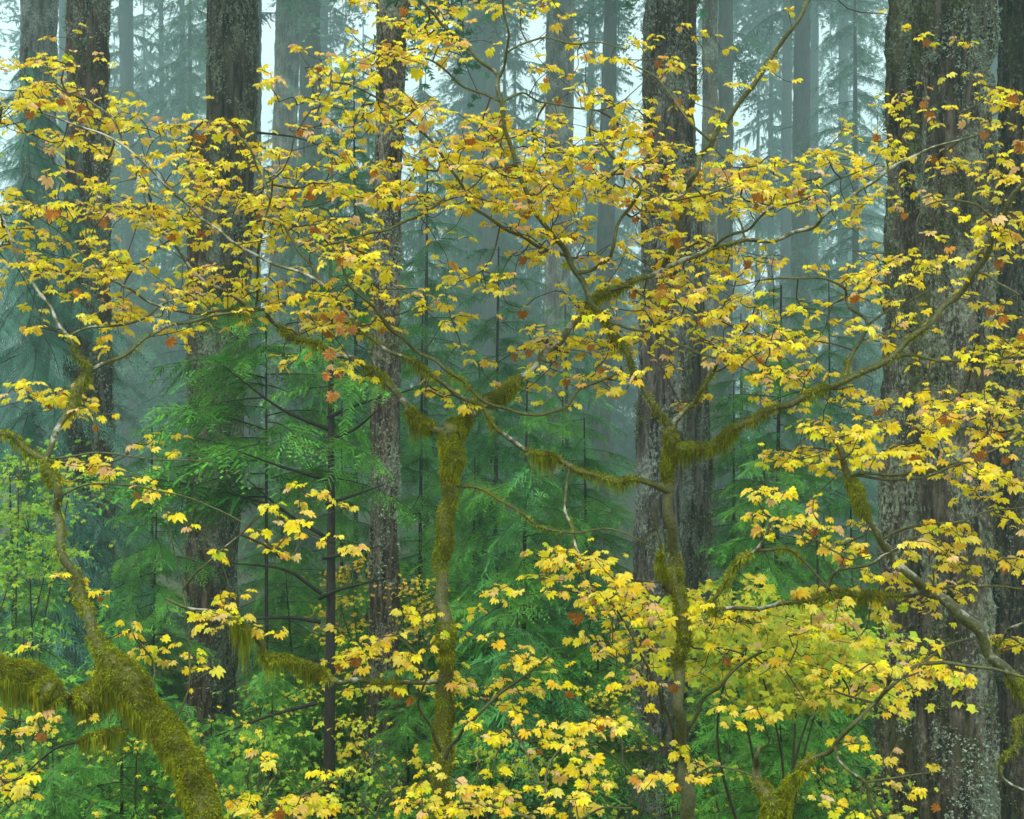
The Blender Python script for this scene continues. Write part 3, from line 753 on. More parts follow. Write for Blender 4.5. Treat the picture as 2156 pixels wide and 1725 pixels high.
# ------------------------------------------------------------------ moss
def moss_strands(bag, C, R, dens, hang, rg, bright=1.0, fuzz=0.030):
    """fuzzy moss over a limb centreline C with radii R; dens strands per metre (array), hang = length of hanging beards (array)"""
    T, N, B = frames(C)
    seg = np.linalg.norm(np.diff(C, axis=0), axis=1)
    for i in range(len(C) - 1):
        k = rg.poisson(dens[i] * seg[i] * min(12.0, max(1.6, R[i] / 0.0075)))
        if not k: continue
        a = rg.uniform(0, 2 * math.pi, k); dirs = np.outer(np.cos(a), N[i]) + np.outer(np.sin(a), B[i])
        p = C[i] + np.outer(rg.random(k) * seg[i], T[i]) + dirs * R[i] * 0.92
        down = np.array([0, 0, -1.0]); under = np.clip(-dirs[:, 2], 0, 1)
        L = fuzz * rg.uniform(0.4, 1.2, k) + hang[i] * under * rg.uniform(0.0, 1.0, k) ** 2
        g1 = dirs * 0.9 + rg.normal(0, 0.55, (k, 3)) + down * 0.05
        g1 /= np.linalg.norm(g1, axis=1)[:, None]
        l1 = np.minimum(L * 0.6, fuzz * 0.8)[:, None]
        m = p + g1 * l1
        lf = np.clip((L - fuzz) / fuzz, 0, 1)[:, None]
        g2 = g1 * 0.6 * (1 - lf) + down * (0.25 + under[:, None] * 0.9 + 1.5 * lf) + rg.normal(0, 0.45, (k, 3)) * (1 - 0.7 * lf); g2 /= np.linalg.norm(g2, axis=1)[:, None]
        e = m + g2 * (L[:, None] - l1 * 0.7)
        w = np.cross(g2, rg.normal(0, 1, (k, 3))); w /= np.linalg.norm(w, axis=1)[:, None] + 1e-9
        ww = w * rg.uniform(0.0008, 0.0021, (k, 1))
        V = np.stack([p - ww, p + ww, m + ww * 1.3, m - ww * 1.3, e], 1)
        idx = np.arange(k)[:, None] * 5
        Tt = np.concatenate([idx + [0, 1, 2], idx + [0, 2, 3], idx + [3, 2, 4]])
        c = np.array([0.215, 0.235, 0.007]) * bright
        cl = vnoise(p[:, 0] * 26, p[:, 1] * 26, p[:, 2] * 26, 71)[:, None]
        cc = c * rg.uniform(0.5, 1.5, (k, 1)) * (0.45 + 1.2 * cl); cc[:, 1] *= rg.uniform(0.9, 1.15, k)
        cc = np.where(rg.random((k, 1)) < 0.15, cc * np.array([1.1, 0.75, 0.7]), cc)
        bag.add(V.reshape(-1, 3), Tt, None, np.repeat(cc, 5, axis=0))

# ------------------------------------------------------------------ vine maples
# limb: (part, [(x, y, radius) on the grid], d0, d1, moss [(t0, t1, density, hang)], pale)
MAPLES = [
 dict(name='vine_maple', label='leaning vine maple with thick moss-covered trunk at lower left', limbs=[
  ('trunk', [(470, 1900, 31), (440, 1790, 30), (415, 1660, 29), (365, 1560, 28), (310, 1490, 27), (262, 1425, 27), (222, 1378, 20), (192, 1320, 12), (172, 1250, 13), (150, 1205, 11), (130, 1150, 9), (122, 1080, 9), (120, 1030, 9), (95, 965, 9)], 5.3, 5.7, [(-0.1, 0.70, 3600, 0.13), (0.70, 0.80, 1400, 0.05), (0.80, 0.93, 360, 0.02), (0.93, 1.05, 1800, 0.10)], 0.04),
  ('branch', [(95, 965, 11), (60, 945, 10), (25, 922, 9), (0, 910, 8), (-60, 890, 7)], 5.7, 5.8, [(0, .7, 1500, 0.09)], 0.10),
  ('branch', [(95, 965, 10), (110, 930, 10), (135, 885, 10), (160, 835, 12), (182, 785, 11), (165, 745, 7), (135, 700, 6), (110, 655, 5), (80, 610, 5), (45, 560, 4), (20, 500, 3), (5, 450, 3)], 5.7, 6.1, [(.12, .48, 1500, 0.06)], 0.16),
  ('branch', [(184, 785, 8), (225, 765, 6), (265, 745, 6), (305, 715, 5), (345, 690, 5), (400, 678, 4), (480, 660, 4), (540, 650, 3)], 5.8, 6.2, [(.1, .4, 300, 0.05)], 0.10),
  ('branch', [(150, 705, 4), (200, 690, 4), (260, 685, 4), (310, 665, 4), (345, 640, 3), (390, 620, 2.5)], 5.9, 6.2, [], 0.10),
  ('branch', [(262, 1425, 30), (220, 1445, 28), (185, 1468, 20), (150, 1472, 11), (110, 1455, 20), (60, 1425, 22), (0, 1410, 21), (-80, 1400, 20)], 5.55, 5.3, [(0, .38, 3400, 0.16), (.46, 1, 3400, 0.18)], 0.06),
  ('branch', [(312, 1520, 6), (262, 1532, 4), (215, 1545, 5), (175, 1558, 5), (160, 1562, 3)], 5.5, 5.45, [(.3, 1, 2600, 0.20)], 0.05),
  ('branch', [(95, 965, 3.5), (200, 955, 3), (300, 965, 2.5), (450, 972, 2)], 5.65, 5.5, [], 0),
  ('branch', [(121, 1050, 4), (190, 1020, 3.5), (270, 1022, 3.5), (350, 1037, 3), (430, 1060, 2.5), (520, 1105, 2)], 5.65, 5.5, [], 0),
  ('branch', [(365, 1540, 4), (395, 1450, 3), (398, 1360, 3), (388, 1290, 2)], 5.4, 5.4, [], 0),
  ('branch', [(310, 1480, 4), (325, 1430, 3.5), (322, 1390, 3), (285, 1345, 2.5), (275, 1300, 2)], 5.5, 5.4, [], 0),
 ]),
 dict(name='vine_maple', label='middle vine maple with upright mossy trunk forking below the orange leaves', limbs=[
  ('trunk', [(928, 1950, 19), (930, 1790, 17), (930, 1640, 16), (935, 1500, 16), (938, 1350, 16), (928, 1240, 13), (935, 1130, 13), (948, 1030, 15), (950, 960, 18), (945, 912, 17)], 6.2, 6.2, [(0, .25, 700, 0.02), (.25, .58, 1700, 0.04), (.58, .66, 2600, 0.10), (.66, .74, 500, 0.03), (.74, .9, 2600, 0.06), (.9, 1, 4200, 0.14)], 0.0),
  ('branch', [(940, 915, 16), (905, 897, 13), (885, 888, 12), (860, 860, 11), (830, 822, 10), (795, 785, 9), (750, 760, 9), (700, 742, 8), (655, 720, 7), (605, 705, 7), (580, 682, 6.5), (558, 655, 6), (530, 650, 5.5), (475, 615, 5), (415, 580, 5), (360, 505, 5), (325, 465, 4.5), (300, 400, 4), (280, 335, 4), (235, 250, 3.5), (190, 215, 3), (130, 190, 2)], 6.2, 6.7, [(0.02, .09, 3400, 0.10), (.13, .20, 2400, 0.13), (.26, .38, 2800, 0.12)], 0.13),
  ('branch', [(556, 655, 5), (530, 648, 5), (450, 656, 5), (380, 657, 4.5), (320, 638, 4), (280, 615, 4), (225, 580, 3.5), (170, 532, 3), (125, 490, 2.5), (70, 450, 2)], 6.3, 6.0, [(.06, .2, 1200, 0.13)], 0.10),
  ('branch', [(534, 652, 4.5), (536, 610, 4), (542, 550, 4), (550, 495, 4), (567, 430, 3.5), (575, 380, 3)], 6.35, 6.1, [], -0.1),
  ('branch', [(950, 910, 18), (975, 890, 15), (1010, 860, 13), (1045, 835, 15), (1080, 812, 14), (1110, 785, 9), (1150, 745, 10), (1190, 705, 10), (1235, 655, 10), (1262, 625, 10), (1303, 605, 9), (1345, 590, 8), (1388, 572, 8), (1458, 540, 8), (1513, 520, 7.5), (1558, 508, 7), (1628, 505, 6.5), (1708, 478, 6.5), (1743, 450, 6), (1818, 397, 6), (1873, 357, 6), (1928, 327, 5), (1983, 305, 4), (2060, 285, 3)], 6.25, 7.0, [(0, .05, 4000, 0.10), (.08, .16, 3800, 0.08), (.27, .42, 2200, 0.10), (.5, .6, 300, .05)], 0.17),
  ('branch', [(1395, 572, 9), (1420, 510, 9), (1438, 447, 9), (1450, 400, 9), (1463, 362, 9), (1480, 325, 9), (1503, 292, 9), (1530, 252, 8), (1568, 205, 8), (1628, 115, 7.5), (1678, 45, 7), (1710, -10, 7), (1760, -90, 6)], 6.6, 6.3, [(0, 1, 70, 0.01)], -0.2),
  ('branch', [(1498, 300, 4), (1450, 252, 4), (1405, 190, 3.5), (1360, 150, 3), (1310, 130, 2.5)], 6.45, 6.6, [], -0.1),
  ('branch', [(1500, 522, 5), (1540, 492, 5), (1580, 480, 4.5), (1620, 440, 4), (1680, 425, 3.5), (1760, 380, 3), (1850, 345, 2.5)], 6.7, 6.4, [], 0.05),
  ('branch', [(940, 1436, 9), (880, 1442, 7), (820, 1440, 8), (770, 1432, 8), (715, 1435, 7), (680, 1418, 8), (640, 1400, 10), (590, 1390, 10), (560, 1385, 9), (545, 1355, 8), (510, 1320, 9), (480, 1300, 7), (440, 1287, 6), (390, 1278, 5), (350, 1262, 4)], 6.1, 5.5, [(.14, .24, 2800, 0.07), (.36, .68, 3200, 0.09), (.70, .80, 3400, 0.20)], 0.14),
  ('branch', [(390, 1278, 4), (391, 1240, 4), (400, 1222, 3), (430, 1190, 3), (490, 1140, 3), (545, 1085, 2)], 5.55, 5.4, [], 0),
  ('branch', [(391, 1240, 3), (372, 1180, 2.5), (352, 1100, 2)], 5.55, 5.5, [], 0),
  ('branch', [(962, 1022, 6), (1020, 1035, 5), (1080, 1070, 4), (1140, 1110, 4), (1200, 1122, 3.5), (1290, 1115, 3), (1370, 1150, 2)], 6.2, 6.0, [(0, .6, 500, 0.02)], -0.1),
  ('branch', [(938, 1610, 9), (955, 1570, 6), (1000, 1510, 5), (1060, 1455, 5), (1110, 1420, 4), (1160, 1380, 3)], 6.1, 5.8, [], -0.1),
  ('branch', [(935, 1600, 7), (905, 1540, 5), (880, 1480, 4), (900, 1420, 3), (870, 1370, 3), (820, 1330, 2.5)], 6.1, 5.8, [], -0.1),
 ]),
 dict(name='vine_maple', label='right-hand forked vine maple with long arching limbs to both sides', limbs=[
  ('trunk', [(1462, 1950, 18), (1455, 1790, 17), (1445, 1660, 15), (1440, 1600, 13), (1430, 1500, 12), (1430, 1400, 12), (1440, 1320, 12), (1425, 1240, 13), (1420, 1160, 12), (1410, 1090, 11), (1405, 1020, 11), (1410, 960, 11), (1412, 900, 12)], 6.4, 6.4, [(0, .3, 900, 0.02), (.55, .78, 2000, 0.03), (.9, 1, 2600, 0.06)], -0.1),
  ('branch', [(1404, 1035, 12), (1375, 1018, 9), (1340, 1010, 8), (1305, 1015, 9), (1270, 1005, 8), (1225, 995, 9), (1180, 970, 9), (1130, 955, 8), (1085, 935, 8), (1050, 905, 7), (1010, 857, 7), (940, 817, 7), (890, 772, 7), (825, 742, 6), (780, 712, 6), (745, 677, 6), (715, 640, 6), (670, 592, 5.5), (605, 565, 5), (540, 540, 5), (475, 497, 4.5), (410, 447, 4.5), (345, 387, 4), (280, 322, 4), (220, 285, 3.5), (155, 262, 3), (75, 235, 2.5), (-10, 222, 2)], 6.35, 6.0, [(.02, .16, 1500, 0.07), (.16, .22, 2600, 0.12), (.26, .32, 1600, 0.13), (.36, .42, 1500, 0.12), (.45, .5, 1200, .1)], 0.19),
  ('branch', [(690, 612, 5), (670, 577, 5), (625, 522, 5), (590, 456, 5), (570, 420, 4.5), (550, 370, 4), (520, 305, 4), (480, 270, 3), (420, 250, 2.5)], 6.15, 6.5, [], -0.05),
  ('branch', [(1405, 895, 13), (1380, 855, 11), (1350, 815, 10), (1330, 770, 10), (1300, 715, 10), (1265, 670, 10), (1240, 625, 9.5), (1215, 575, 9), (1190, 530, 9), (1160, 490, 8), (1135, 460, 7.5), (1110, 410, 7.5), (1085, 340, 7.5), (1070, 290, 7), (1058, 240, 7), (1050, 190, 7), (1045, 160, 6), (1010, 125, 5.5), (970, 85, 5.5), (930, 50, 5), (895, 10, 4.5), (860, -40, 4)], 6.4, 6.1, [(0, .08, 900, 0.03), (.1, .3, 1100, 0.05), (.55, .72, 260, 0.015)], 0.05),
  ('branch', [(1047, 165, 5), (1065, 120, 4.5), (1070, 70, 4), (1062, 30, 3.5), (1055, -30, 3)], 6.15, 6.0, [], -0.1),
  ('branch', [(1068, 112, 4), (1110, 90, 3.5), (1150, 80, 3), (1200, 92, 3), (1260, 90, 2.5), (1320, 105, 2)], 6.15, 6.0, [], -0.1),
  ('branch', [(1056, 215, 4), (1100, 200, 3.5), (1140, 215, 3), (1200, 225, 3), (1270, 235, 2.5)], 6.2, 6.4, [], -0.1),
  ('branch', [(1055, 218, 4.5), (1020, 200, 4), (970, 180, 4), (930, 140, 3.5), (880, 120, 3), (820, 108, 2.5)], 6.2, 5.9, [], -0.1),
  ('branch', [(1195, 550, 6), (1130, 515, 5.5), (1075, 486, 5.5), (1000, 440, 5), (965, 380, 5), (915, 307, 4.5), (860, 252, 4), (800, 210, 3.5), (740, 180, 3), (680, 172, 2.5)], 6.25, 5.8, [], 0.02),
  ('branch', [(968, 385, 4), (910, 430, 4.5), (860, 465, 5), (800, 487, 4.5), (745, 500, 3.5), (680, 520, 3)], 5.95, 5.7, [], -0.1),
  ('branch', [(1090, 345, 4), (1040, 355, 3.5), (985, 400, 3)], 6.2, 5.9, [], -0.1),
  ('branch', [(1215, 578, 6.5), (1250, 565, 6), (1280, 545, 6), (1292, 510, 5.5), (1310, 455, 5), (1350, 402, 5), (1320, 365, 4.5), (1290, 330, 4), (1262, 295, 3)], 6.3, 5.9, [], -0.05),
  ('branch', [(1348, 404, 4), (1420, 418, 3.5), (1500, 405, 3), (1570, 380, 2.5)], 6.0, 5.8, [], -0.1),
  ('branch', [(1270, 675, 5), (1330, 690, 4.5), (1390, 705, 4), (1460, 740, 3.5), (1530, 760, 3), (1600, 790, 2.5)], 6.4, 5.9, [], 0),
  ('branch', [(1340, 785, 6), (1290, 792, 5), (1230, 815, 5), (1190, 855, 5.5), (1150, 872, 5.5), (1090, 868, 5.5), (1030, 850, 5.5), (980, 810, 5.5), (930, 770, 5.5), (880, 740, 5.5), (820, 690, 5.5), (780, 640, 5), (735, 600, 5), (722, 560, 4), (700, 520, 3)], 6.35, 5.8, [(.42, .55, 500, 0.06)], -0.05),
  ('branch', [(1422, 895, 10), (1450, 860, 7.5), (1480, 820, 6.5), (1500, 785, 5.5), (1530, 740, 4), (1570, 690, 3)], 6.4, 6.2, [(.05, .6, 800, 0.05)], 0.24),
  ('branch', [(1415, 935, 17), (1440, 945, 14), (1480, 945, 12), (1520, 925, 12), (1570, 890, 12), (1610, 870, 11), (1660, 850, 11), (1720, 825, 10), (1778, 803, 10), (1853, 767, 10), (1903, 727, 10), (1953, 682, 10), (2003, 633, 9.5), (2053, 576, 9), (2088, 511, 9), (2108, 461, 8.5), (2130, 420, 8), (2160, 375, 7.5), (2220, 280, 7)], 6.4, 5.7, [(0, .16, 2800, 0.10), (.16, .26, 1700, 0.11), (.3, .36, 1700, 0.07), (.36, .62, 320, 0.02)], 0.0),
  ('branch', [(1776, 802, 7), (1778, 782, 6.5), (1798, 737, 6), (1828, 687, 5.5), (1815, 665, 5), (1788, 647, 5), (1783, 626, 4.5), (1773, 603, 4.5), (1728, 586, 4), (1668, 586, 3.5), (1600, 590, 2.5)], 6.1, 6.0, [(0, .12, 1400, 0.13)], -0.05),
  ('branch', [(1828, 688, 4), (1870, 652, 4), (1905, 640, 3), (1960, 610, 2.5)], 6.1, 6.0, [], -0.1),
  ('branch', [(1845, 775, 6), (1898, 749, 5), (1978, 759, 5), (2053, 762, 4.5), (2128, 754, 4), (2200, 750, 3)], 6.05, 5.8, [(0, .2, 500, 0.05)], -0.05),
  ('branch', [(2055, 578, 5), (2080, 580, 4.5), (2110, 600, 4), (2145, 622, 3)], 5.85, 5.8, [], 0),
  ('branch', [(2105, 470, 5), (2070, 430, 4), (2000, 420, 3), (1930, 440, 2.5)], 5.8, 5.7, [], -0.05),
  ('branch', [(1443, 1570, 7), (1480, 1490, 6), (1530, 1430, 5.5), (1570, 1390, 4.5), (1640, 1360, 3)], 6.35, 6.1, [], -0.15),
  ('branch', [(1436, 1575, 5), (1405, 1505, 4.5), (1380, 1440, 4.5), (1350, 1380, 4), (1320, 1320, 3.5), (1285, 1265, 3)], 6.35, 5.9, [], -0.1),
  ('branch', [(1421, 1260, 5), (1400, 1235, 8), (1392, 1185, 8), (1388, 1130, 3), (1370, 1080, 2)], 6.35, 6.2, [(.2, .6, 3600, 0.05)], 0),
  ('branch', [(1195, 985, 5), (1190, 1060, 4.5), (1205, 1120, 4.5), (1225, 1190, 4), (1245, 1250, 3.5), (1290, 1300, 3)], 6.25, 5.8, [(0, 1, 120, 0.02)], 0.14),
 ]),
 dict(name='vine_maple', label='vine maple reaching in from the right edge with mossy crooked limbs', limbs=[
  ('trunk', [(2420, 1760, 16), (2300, 1560, 15), (2230, 1500, 14), (2156, 1450, 12), (2090, 1383, 11), (2056, 1323, 13), (2006, 1280, 12), (1950, 1242, 11), (1916, 1213, 9), (1876, 1169, 9), (1850, 1130, 8), (1815, 1065, 8), (1795, 1015, 8), (1775, 970, 7), (1760, 925, 6)], 5.9, 6.0, [(.2, .36, 1600, 0.07), (.38, .52, 3400, 0.09), (.86, .94, 3000, 0.09)], 0.12),
  ('branch', [(1795, 1005, 6), (1830, 998, 5), (1900, 1000, 5), (1960, 990, 5), (2030, 970, 4.5), (2090, 950, 4), (2170, 915, 3)], 5.95, 5.6, [], -0.05),
  ('branch', [(1800, 1008, 5), (1860, 1010, 4), (1930, 1008, 4), (2000, 985, 4), (2080, 960, 3)], 5.95, 5.75, [], -0.05),
  ('branch', [(1955, 1245, 9), (1900, 1252, 7), (1843, 1253, 6), (1778, 1249, 8), (1728, 1254, 8), (1653, 1272, 7), (1578, 1281, 6.5), (1520, 1283, 6.5), (1497, 1278, 7), (1503, 1262, 6.5), (1522, 1238, 6.5), (1540, 1200, 7), (1560, 1178, 7), (1590, 1160, 6), (1610, 1130, 5.5), (1626, 1092, 5)], 6.0, 5.6, [(.05, .45, 2000, 0.08), (.6, .7, 1500, .06), (.7, .9, 1600, 0.08)], 0.15),
  ('branch', [(1592, 1160, 5), (1650, 1155, 4.5), (1690, 1180, 4), (1735, 1228, 3.5), (1750, 1245, 3)], 5.65, 5.75, [(0.1, .6, 700, 0.06)], 0),
  ('branch', [(1735, 1252, 6), (1755, 1215, 5.5), (1790, 1195, 5), (1840, 1185, 5), (1880, 1160, 4.5), (1930, 1130, 3.5)], 5.8, 5.6, [], 0.12),
  ('branch', [(1625, 1095, 4), (1680, 1110, 3), (1740, 1150, 3), (1790, 1180, 2.5)], 5.65, 5.5, [], -0.05),
  ('branch', [(1855, 1135, 5), (1930, 1110, 4), (2010, 1100, 4), (2090, 1075, 3), (2156, 1070, 2.5)], 5.9, 5.6, [], 0),
  ('branch', [(1955, 1243, 6), (2020, 1240, 5), (2090, 1235, 4), (2156, 1240, 4)], 6.0, 5.7, [], 0),
  ('branch', [(2100, 1395, 6), (2110, 1350, 5), (2135, 1320, 5), (2180, 1300, 4)], 5.9, 5.7, [(0, .3, 600, 0.05)], 0.15),
  ('branch', [(2240, 1510, 7), (2165, 1520, 6), (2140, 1560, 6), (2112, 1600, 6), (2112, 1640, 5), (2170, 1670, 4)], 5.8, 5.7, [(.2, .8, 1100, 0.07)], 0.12),
 ]),
 dict(name='vine_maple', label='low vine maple at lower right with two mossy stubby stems', limbs=[
  ('trunk', [(1665, 1950, 26), (1645, 1790, 20), (1622, 1700, 17), (1602, 1650, 15), (1590, 1618, 8), (1596, 1590, 5), (1600, 1565, 3)], 5.5, 5.5, [(0, .8, 3000, 0.03)], 0),
  ('branch', [(1650, 1760, 15), (1652, 1700, 13), (1665, 1650, 12), (1692, 1615, 11), (1722, 1593, 8), (1756, 1573, 7.5), (1800, 1520, 7), (1840, 1483, 6.5), (1877, 1443, 6.5), (1920, 1410, 6), (1946, 1396, 6), (2000, 1398, 6), (2067, 1405, 5), (2120, 1417, 5), (2180, 1430, 4)], 5.5, 5.2, [(0, .18, 2600, 0.05), (.18, .26, 2000, 0.10)], -0.1),
  ('branch', [(1757, 1560, 5), (1763, 1600, 5.5), (1795, 1630, 6), (1822, 1648, 6), (1832, 1690, 6), (1860, 1740, 6), (1890, 1790, 5)], 5.42, 5.3, [], 0.05),
  ('branch', [(1822, 1648, 4), (1880, 1640, 3), (1940, 1630, 2.5), (2000, 1625, 2)], 5.36, 5.3, [], 0),
  ('branch', [(1600, 1640, 4), (1560, 1620, 3), (1500, 1615, 3), (1450, 1640, 2.5)], 5.5, 5.7, [], -0.1),
  ('branch', [(1950, 1397, 4), (1990, 1360, 3), (2040, 1345, 2.5)], 5.3, 5.25, [], 0),
 ]),
 dict(name='young_maple', label='small yellow maple sapling at bottom left of centre', limbs=[
  ('trunk', [(640, 1900, 5), (630, 1790, 5), (615, 1720, 4), (630, 1680, 3.5), (680, 1650, 3), (720, 1640, 2)], 5.0, 5.0, [], -0.1),
  ('branch', [(620, 1740, 4), (590, 1700, 3), (550, 1690, 2)], 5.0, 4.9, [], -0.1)]),
 dict(name='young_maple', label='small yellow maple spray along the bottom edge right of the middle trunk', limbs=[
  ('trunk', [(1180, 1900, 6), (1160, 1790, 6), (1120, 1730, 5), (1060, 1705, 4), (980, 1690, 3)], 5.3, 5.2, [], -0.1),
  ('branch', [(1165, 1800, 5), (1210, 1740, 4), (1260, 1705, 3.5), (1330, 1700, 3)], 5.3, 5.1, [], -0.1),
  ('branch', [(1165, 1790, 6), (1150, 1690, 5), (1160, 1600, 4), (1230, 1560, 3.5), (1300, 1600, 3), (1350, 1660, 2.5)], 5.3, 5.6, [], -0.1),
  ('branch', [(1152, 1690, 4), (1120, 1600, 3.5), (1085, 1540, 3), (1060, 1500, 2.5)], 5.4, 5.6, [], -0.1)]),
]

def build_maples():
    LP = []; LI = []            # limb samples: x, y, depth on the grid / 3D point; (tree, limb)
    built = []
    for ti, mp in enumerate(MAPLES):
        rg = np.random.default_rng(700 + ti)
        limbs = []
        for li, (part, pts, d0, d1, moss, pale) in enumerate(mp['limbs']):
            n = len(pts); q = []
            for k, (x, y, r) in enumerate(pts):
                r = r * (0.68 if part == 'branch' and r < 17 else 1.0)
                d = d0 + (d1 - d0) * k / (n - 1)
                if 0 < k < n - 1: d += rg.normal(0, 0.035)
                p = P(x, y, d); q.append([*p, r * KW * d / PW])
            if part == 'trunk':
                # carry the stem down to the floor
                p = np.array(q[0]); g = float(gz(p[0], p[1])) - 0.1
                if p[2] > g: q.insert(0, [p[0] + (0.15 if p[0] < 0 else 0.05), p[1] + 0.05, g, p[3] * 1.15])
            q = np.array(q)
            if part == 'branch':
                # root the limb in the wood it grows from
                A = np.vstack([l[1] for l in limbs]); sA = KW * A[:, 1] / PW
                e = np.hypot(A[:, 0] / sA + PW / 2 - pts[0][0], PH / 2 - (A[:, 2] - CZ) / sA - pts[0][1])
                m_ = int(np.argmin(e))
                if e[m_] < 60:
                    q[0, :3] = A[m_, :3]; q[0, 3] = min(q[0, 3], A[m_, 3] * 0.95)
                    if len(q) > 3: q[1, 1] = q[1, 1] * 0.5 + A[m_, 1] * 0.5
            S = catmull(q, 0.028)
            S[:, 3] = np.maximum(S[:, 3], 0.0012)
            ph = rg.uniform(0, 9, 3); t = np.arange(len(S)) * 0.028
            amp = np.minimum(S[:, 3] * 0.5, 0.006)[:, None]
            S[:, :3] += amp * np.stack([np.sin(t * 31 + ph[0]), np.sin(t * 23 + ph[1]), np.sin(t * 27 + ph[2])], -1)
            limbs.append((part, S, moss, pale))
        base = limbs[0][1][0, :3].copy()
        root = thing(mp['name'], mp['label'], 'tree', base)
        for li, (part, S, moss, pale) in enumerate(limbs):
            C, R = S[:, :3], S[:, 3]
            n = len(C); tt = np.arange(n) / (n - 1)
            dens = np.zeros(n); hang = np.zeros(n)
            for (t0, t1, de, ha) in moss:
                t = (tt - t0) / (t1 - t0); w = np.clip(np.minimum(t, 1 - t) * 5, 0, 1)
                w *= (0.75 if de > 2500 else 0.4) + 1.1 * vnoise(tt * n * 0.16 + li * 7, tt * 0, tt * 0 + ti, 31)
                dens += de * w; hang += 0.65 * ha * w * (0.3 + 1.4 * vnoise(tt * n * 0.28 + li * 3, tt * 0 + 4, tt * 0 + ti, 37))
            swell = 1 + np.clip(dens / 4000, 0, 1) * 0.12
            lump = 1 + np.clip(dens / 3000, 0, 1) * 0.45 * (vnoise(tt * n * 0.35, tt * 0 + li, tt * 0 + ti, 51) - 0.4)
            R2 = R * swell * lump
            T_ = np.gradient(C, axis=0); T_ /= np.linalg.norm(T_, axis=1)[:, None]
            Cc = np.vstack([C[0] - T_[0] * R2[0] * 0.5, C[0] - T_[0] * R2[0] * 0.35, C, C[-1] + T_[-1] * R2[-1] * 0.35, C[-1] + T_[-1] * R2[-1] * 0.5])
            Rc = np.r_[1e-4, R2[0] * 0.7, R2, R2[-1] * 0.7, 1e-4]
            V, Q = tube(Cc - base, Rc, 10 if R.max() > 0.02 else 7, 0.13, ti * 40 + li)
            nC = len(Cc); ed = lambda a: np.r_[a[0], a[0], a, a[-1], a[-1]]
            tint = np.zeros((len(V), 3)); tint[:, 0] = pale + np.repeat(np.clip(-ed(dens) / 2500, -0.35, 0), len(V) // nC)
            tint[:, 1] = np.repeat(np.clip(ed(dens) / 2200, 0, 1), len(V) // nC)
            fade = np.clip(np.minimum(np.linspace(0, 1, nC), np.linspace(1, 0, nC)) * 12, 0, 1); tint[:, 0] -= 0.25 * (1 - np.repeat(fade, len(V) // nC))
            # the weather side of a limb is the bare pale one
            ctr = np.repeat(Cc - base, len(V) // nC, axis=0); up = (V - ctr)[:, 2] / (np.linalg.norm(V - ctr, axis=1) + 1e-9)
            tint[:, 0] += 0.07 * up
            o = obj(part, make_mesh(part, V, None, Q, [M['limb']], tint=tint, smooth=True), root)
            if moss:
                bag = Bag(); moss_strands(bag, C - base, R2, dens, hang, rg, 1.0 if mp['name'] == 'vine_maple' else 1.2, 0.020 if R.max() > 0.05 else 0.017)
                if bag.n: obj('moss', bag.mesh('moss', [M['moss']]), o, 'stuff')
            keep = slice(None, None, 2)
            s = KW * C[:, 1] / PW
            xs = C[:, 0] / s + PW / 2; ys = PH / 2 - (C[:, 2] - CZ) / s
            LP.append(np.stack([xs, ys, C[:, 1], C[:, 0], C[:, 1], C[:, 2], R], -1)[keep]); LI += [(ti, li)] * len(LP[-1])
        built.append((root, base))
    LP = np.vstack(LP); LI = np.array(LI)
    thin = LP[:, 6] < 0.020           # leaves come from thin limbs only
    # scatter leaf nodes
    rg = np.random.default_rng(4242)
    cell = PW / 40
    nodes = [[] for _ in MAPLES]
    for r, row in enumerate(GRID):
        for c, ch in enumerate(row):
            k = int(ch)
            if not k: continue
            dens_ = 1.35 * k ** 1.30 * (0.62 if r >= 23 and c < 36 else 1.0)
            for _ in range(rg.poisson(dens_ / 5.0)):
                # one flat spray: leaf nodes strung along a twig that dips outward
                cx0 = (c + rg.random()) * cell; cy0 = (r + rg.random()) * PH / 32
                dist = np.hypot(LP[:, 0] - cx0, (LP[:, 1] - cy0) * 1.1) + np.where(thin, 0, 80) + rg.uniform(0, 30, len(LP))
                j = int(np.argmin(dist))
                d0 = LP[j, 2] + rg.normal(0.22, 0.20 + min(0.25, dist[j] / 500))
                slope = rg.normal(0.22, 0.25); half = rg.uniform(35, 85)
                for q in range(rg.poisson(5.0)):
                    t = rg.uniform(-1, 1)
                    x = cx0 + t * half + rg.normal(0, 5); y = cy0 + t * half * slope + rg.normal(0, 10)
                    nodes[LI[j, 0]].append((*P(x, y, d0 + rg.normal(0, 0.16)), 0.05 if y > 1150 else 0.02, r, c))
    # off-frame continuation so sprays do not stop at the picture edge
    for r in range(32):
        for c, sgn in ((0, -1), (39, 1)):
            k = int(GRID[r][c])
            for _ in range(rg.poisson(k * 1.4)):
                x = (-rg.random() * 3 if sgn < 0 else 40 + rg.random() * 3) * cell; y = (r + rg.random()) * PH / 32
                dist = np.hypot(LP[:, 0] - x, LP[:, 1] - y); j = int(np.argmin(dist))
                nodes[LI[j, 0]].append((*P(x, y, LP[j, 2] + rg.normal(0, 0.25)), 0.03, r, c))
    for ti, mp in enumerate(MAPLES):
        root, base = built[ti]
        L0 = LP[LI[:, 0] == ti]; anchors = L0[(L0[:, 6] < 0.03)][:, 3:6]
        if not nodes[ti] or not len(anchors): continue
        nd = np.array([n[:3] for n in nodes[ti]]); info = [n[3:] for n in nodes[ti]]
        dmin = np.array([np.min(np.linalg.norm(anchors - p, axis=1)) for p in nd])
        order = np.argsort(dmin)
        pos = list(anchors); cost = [0.0] * len(anchors); par = [-1] * len(anchors); pid = {}
        arr = np.zeros((len(anchors) + len(nd), 3)); arr[:len(anchors)] = anchors; ca = np.zeros(len(arr)); m = len(anchors)
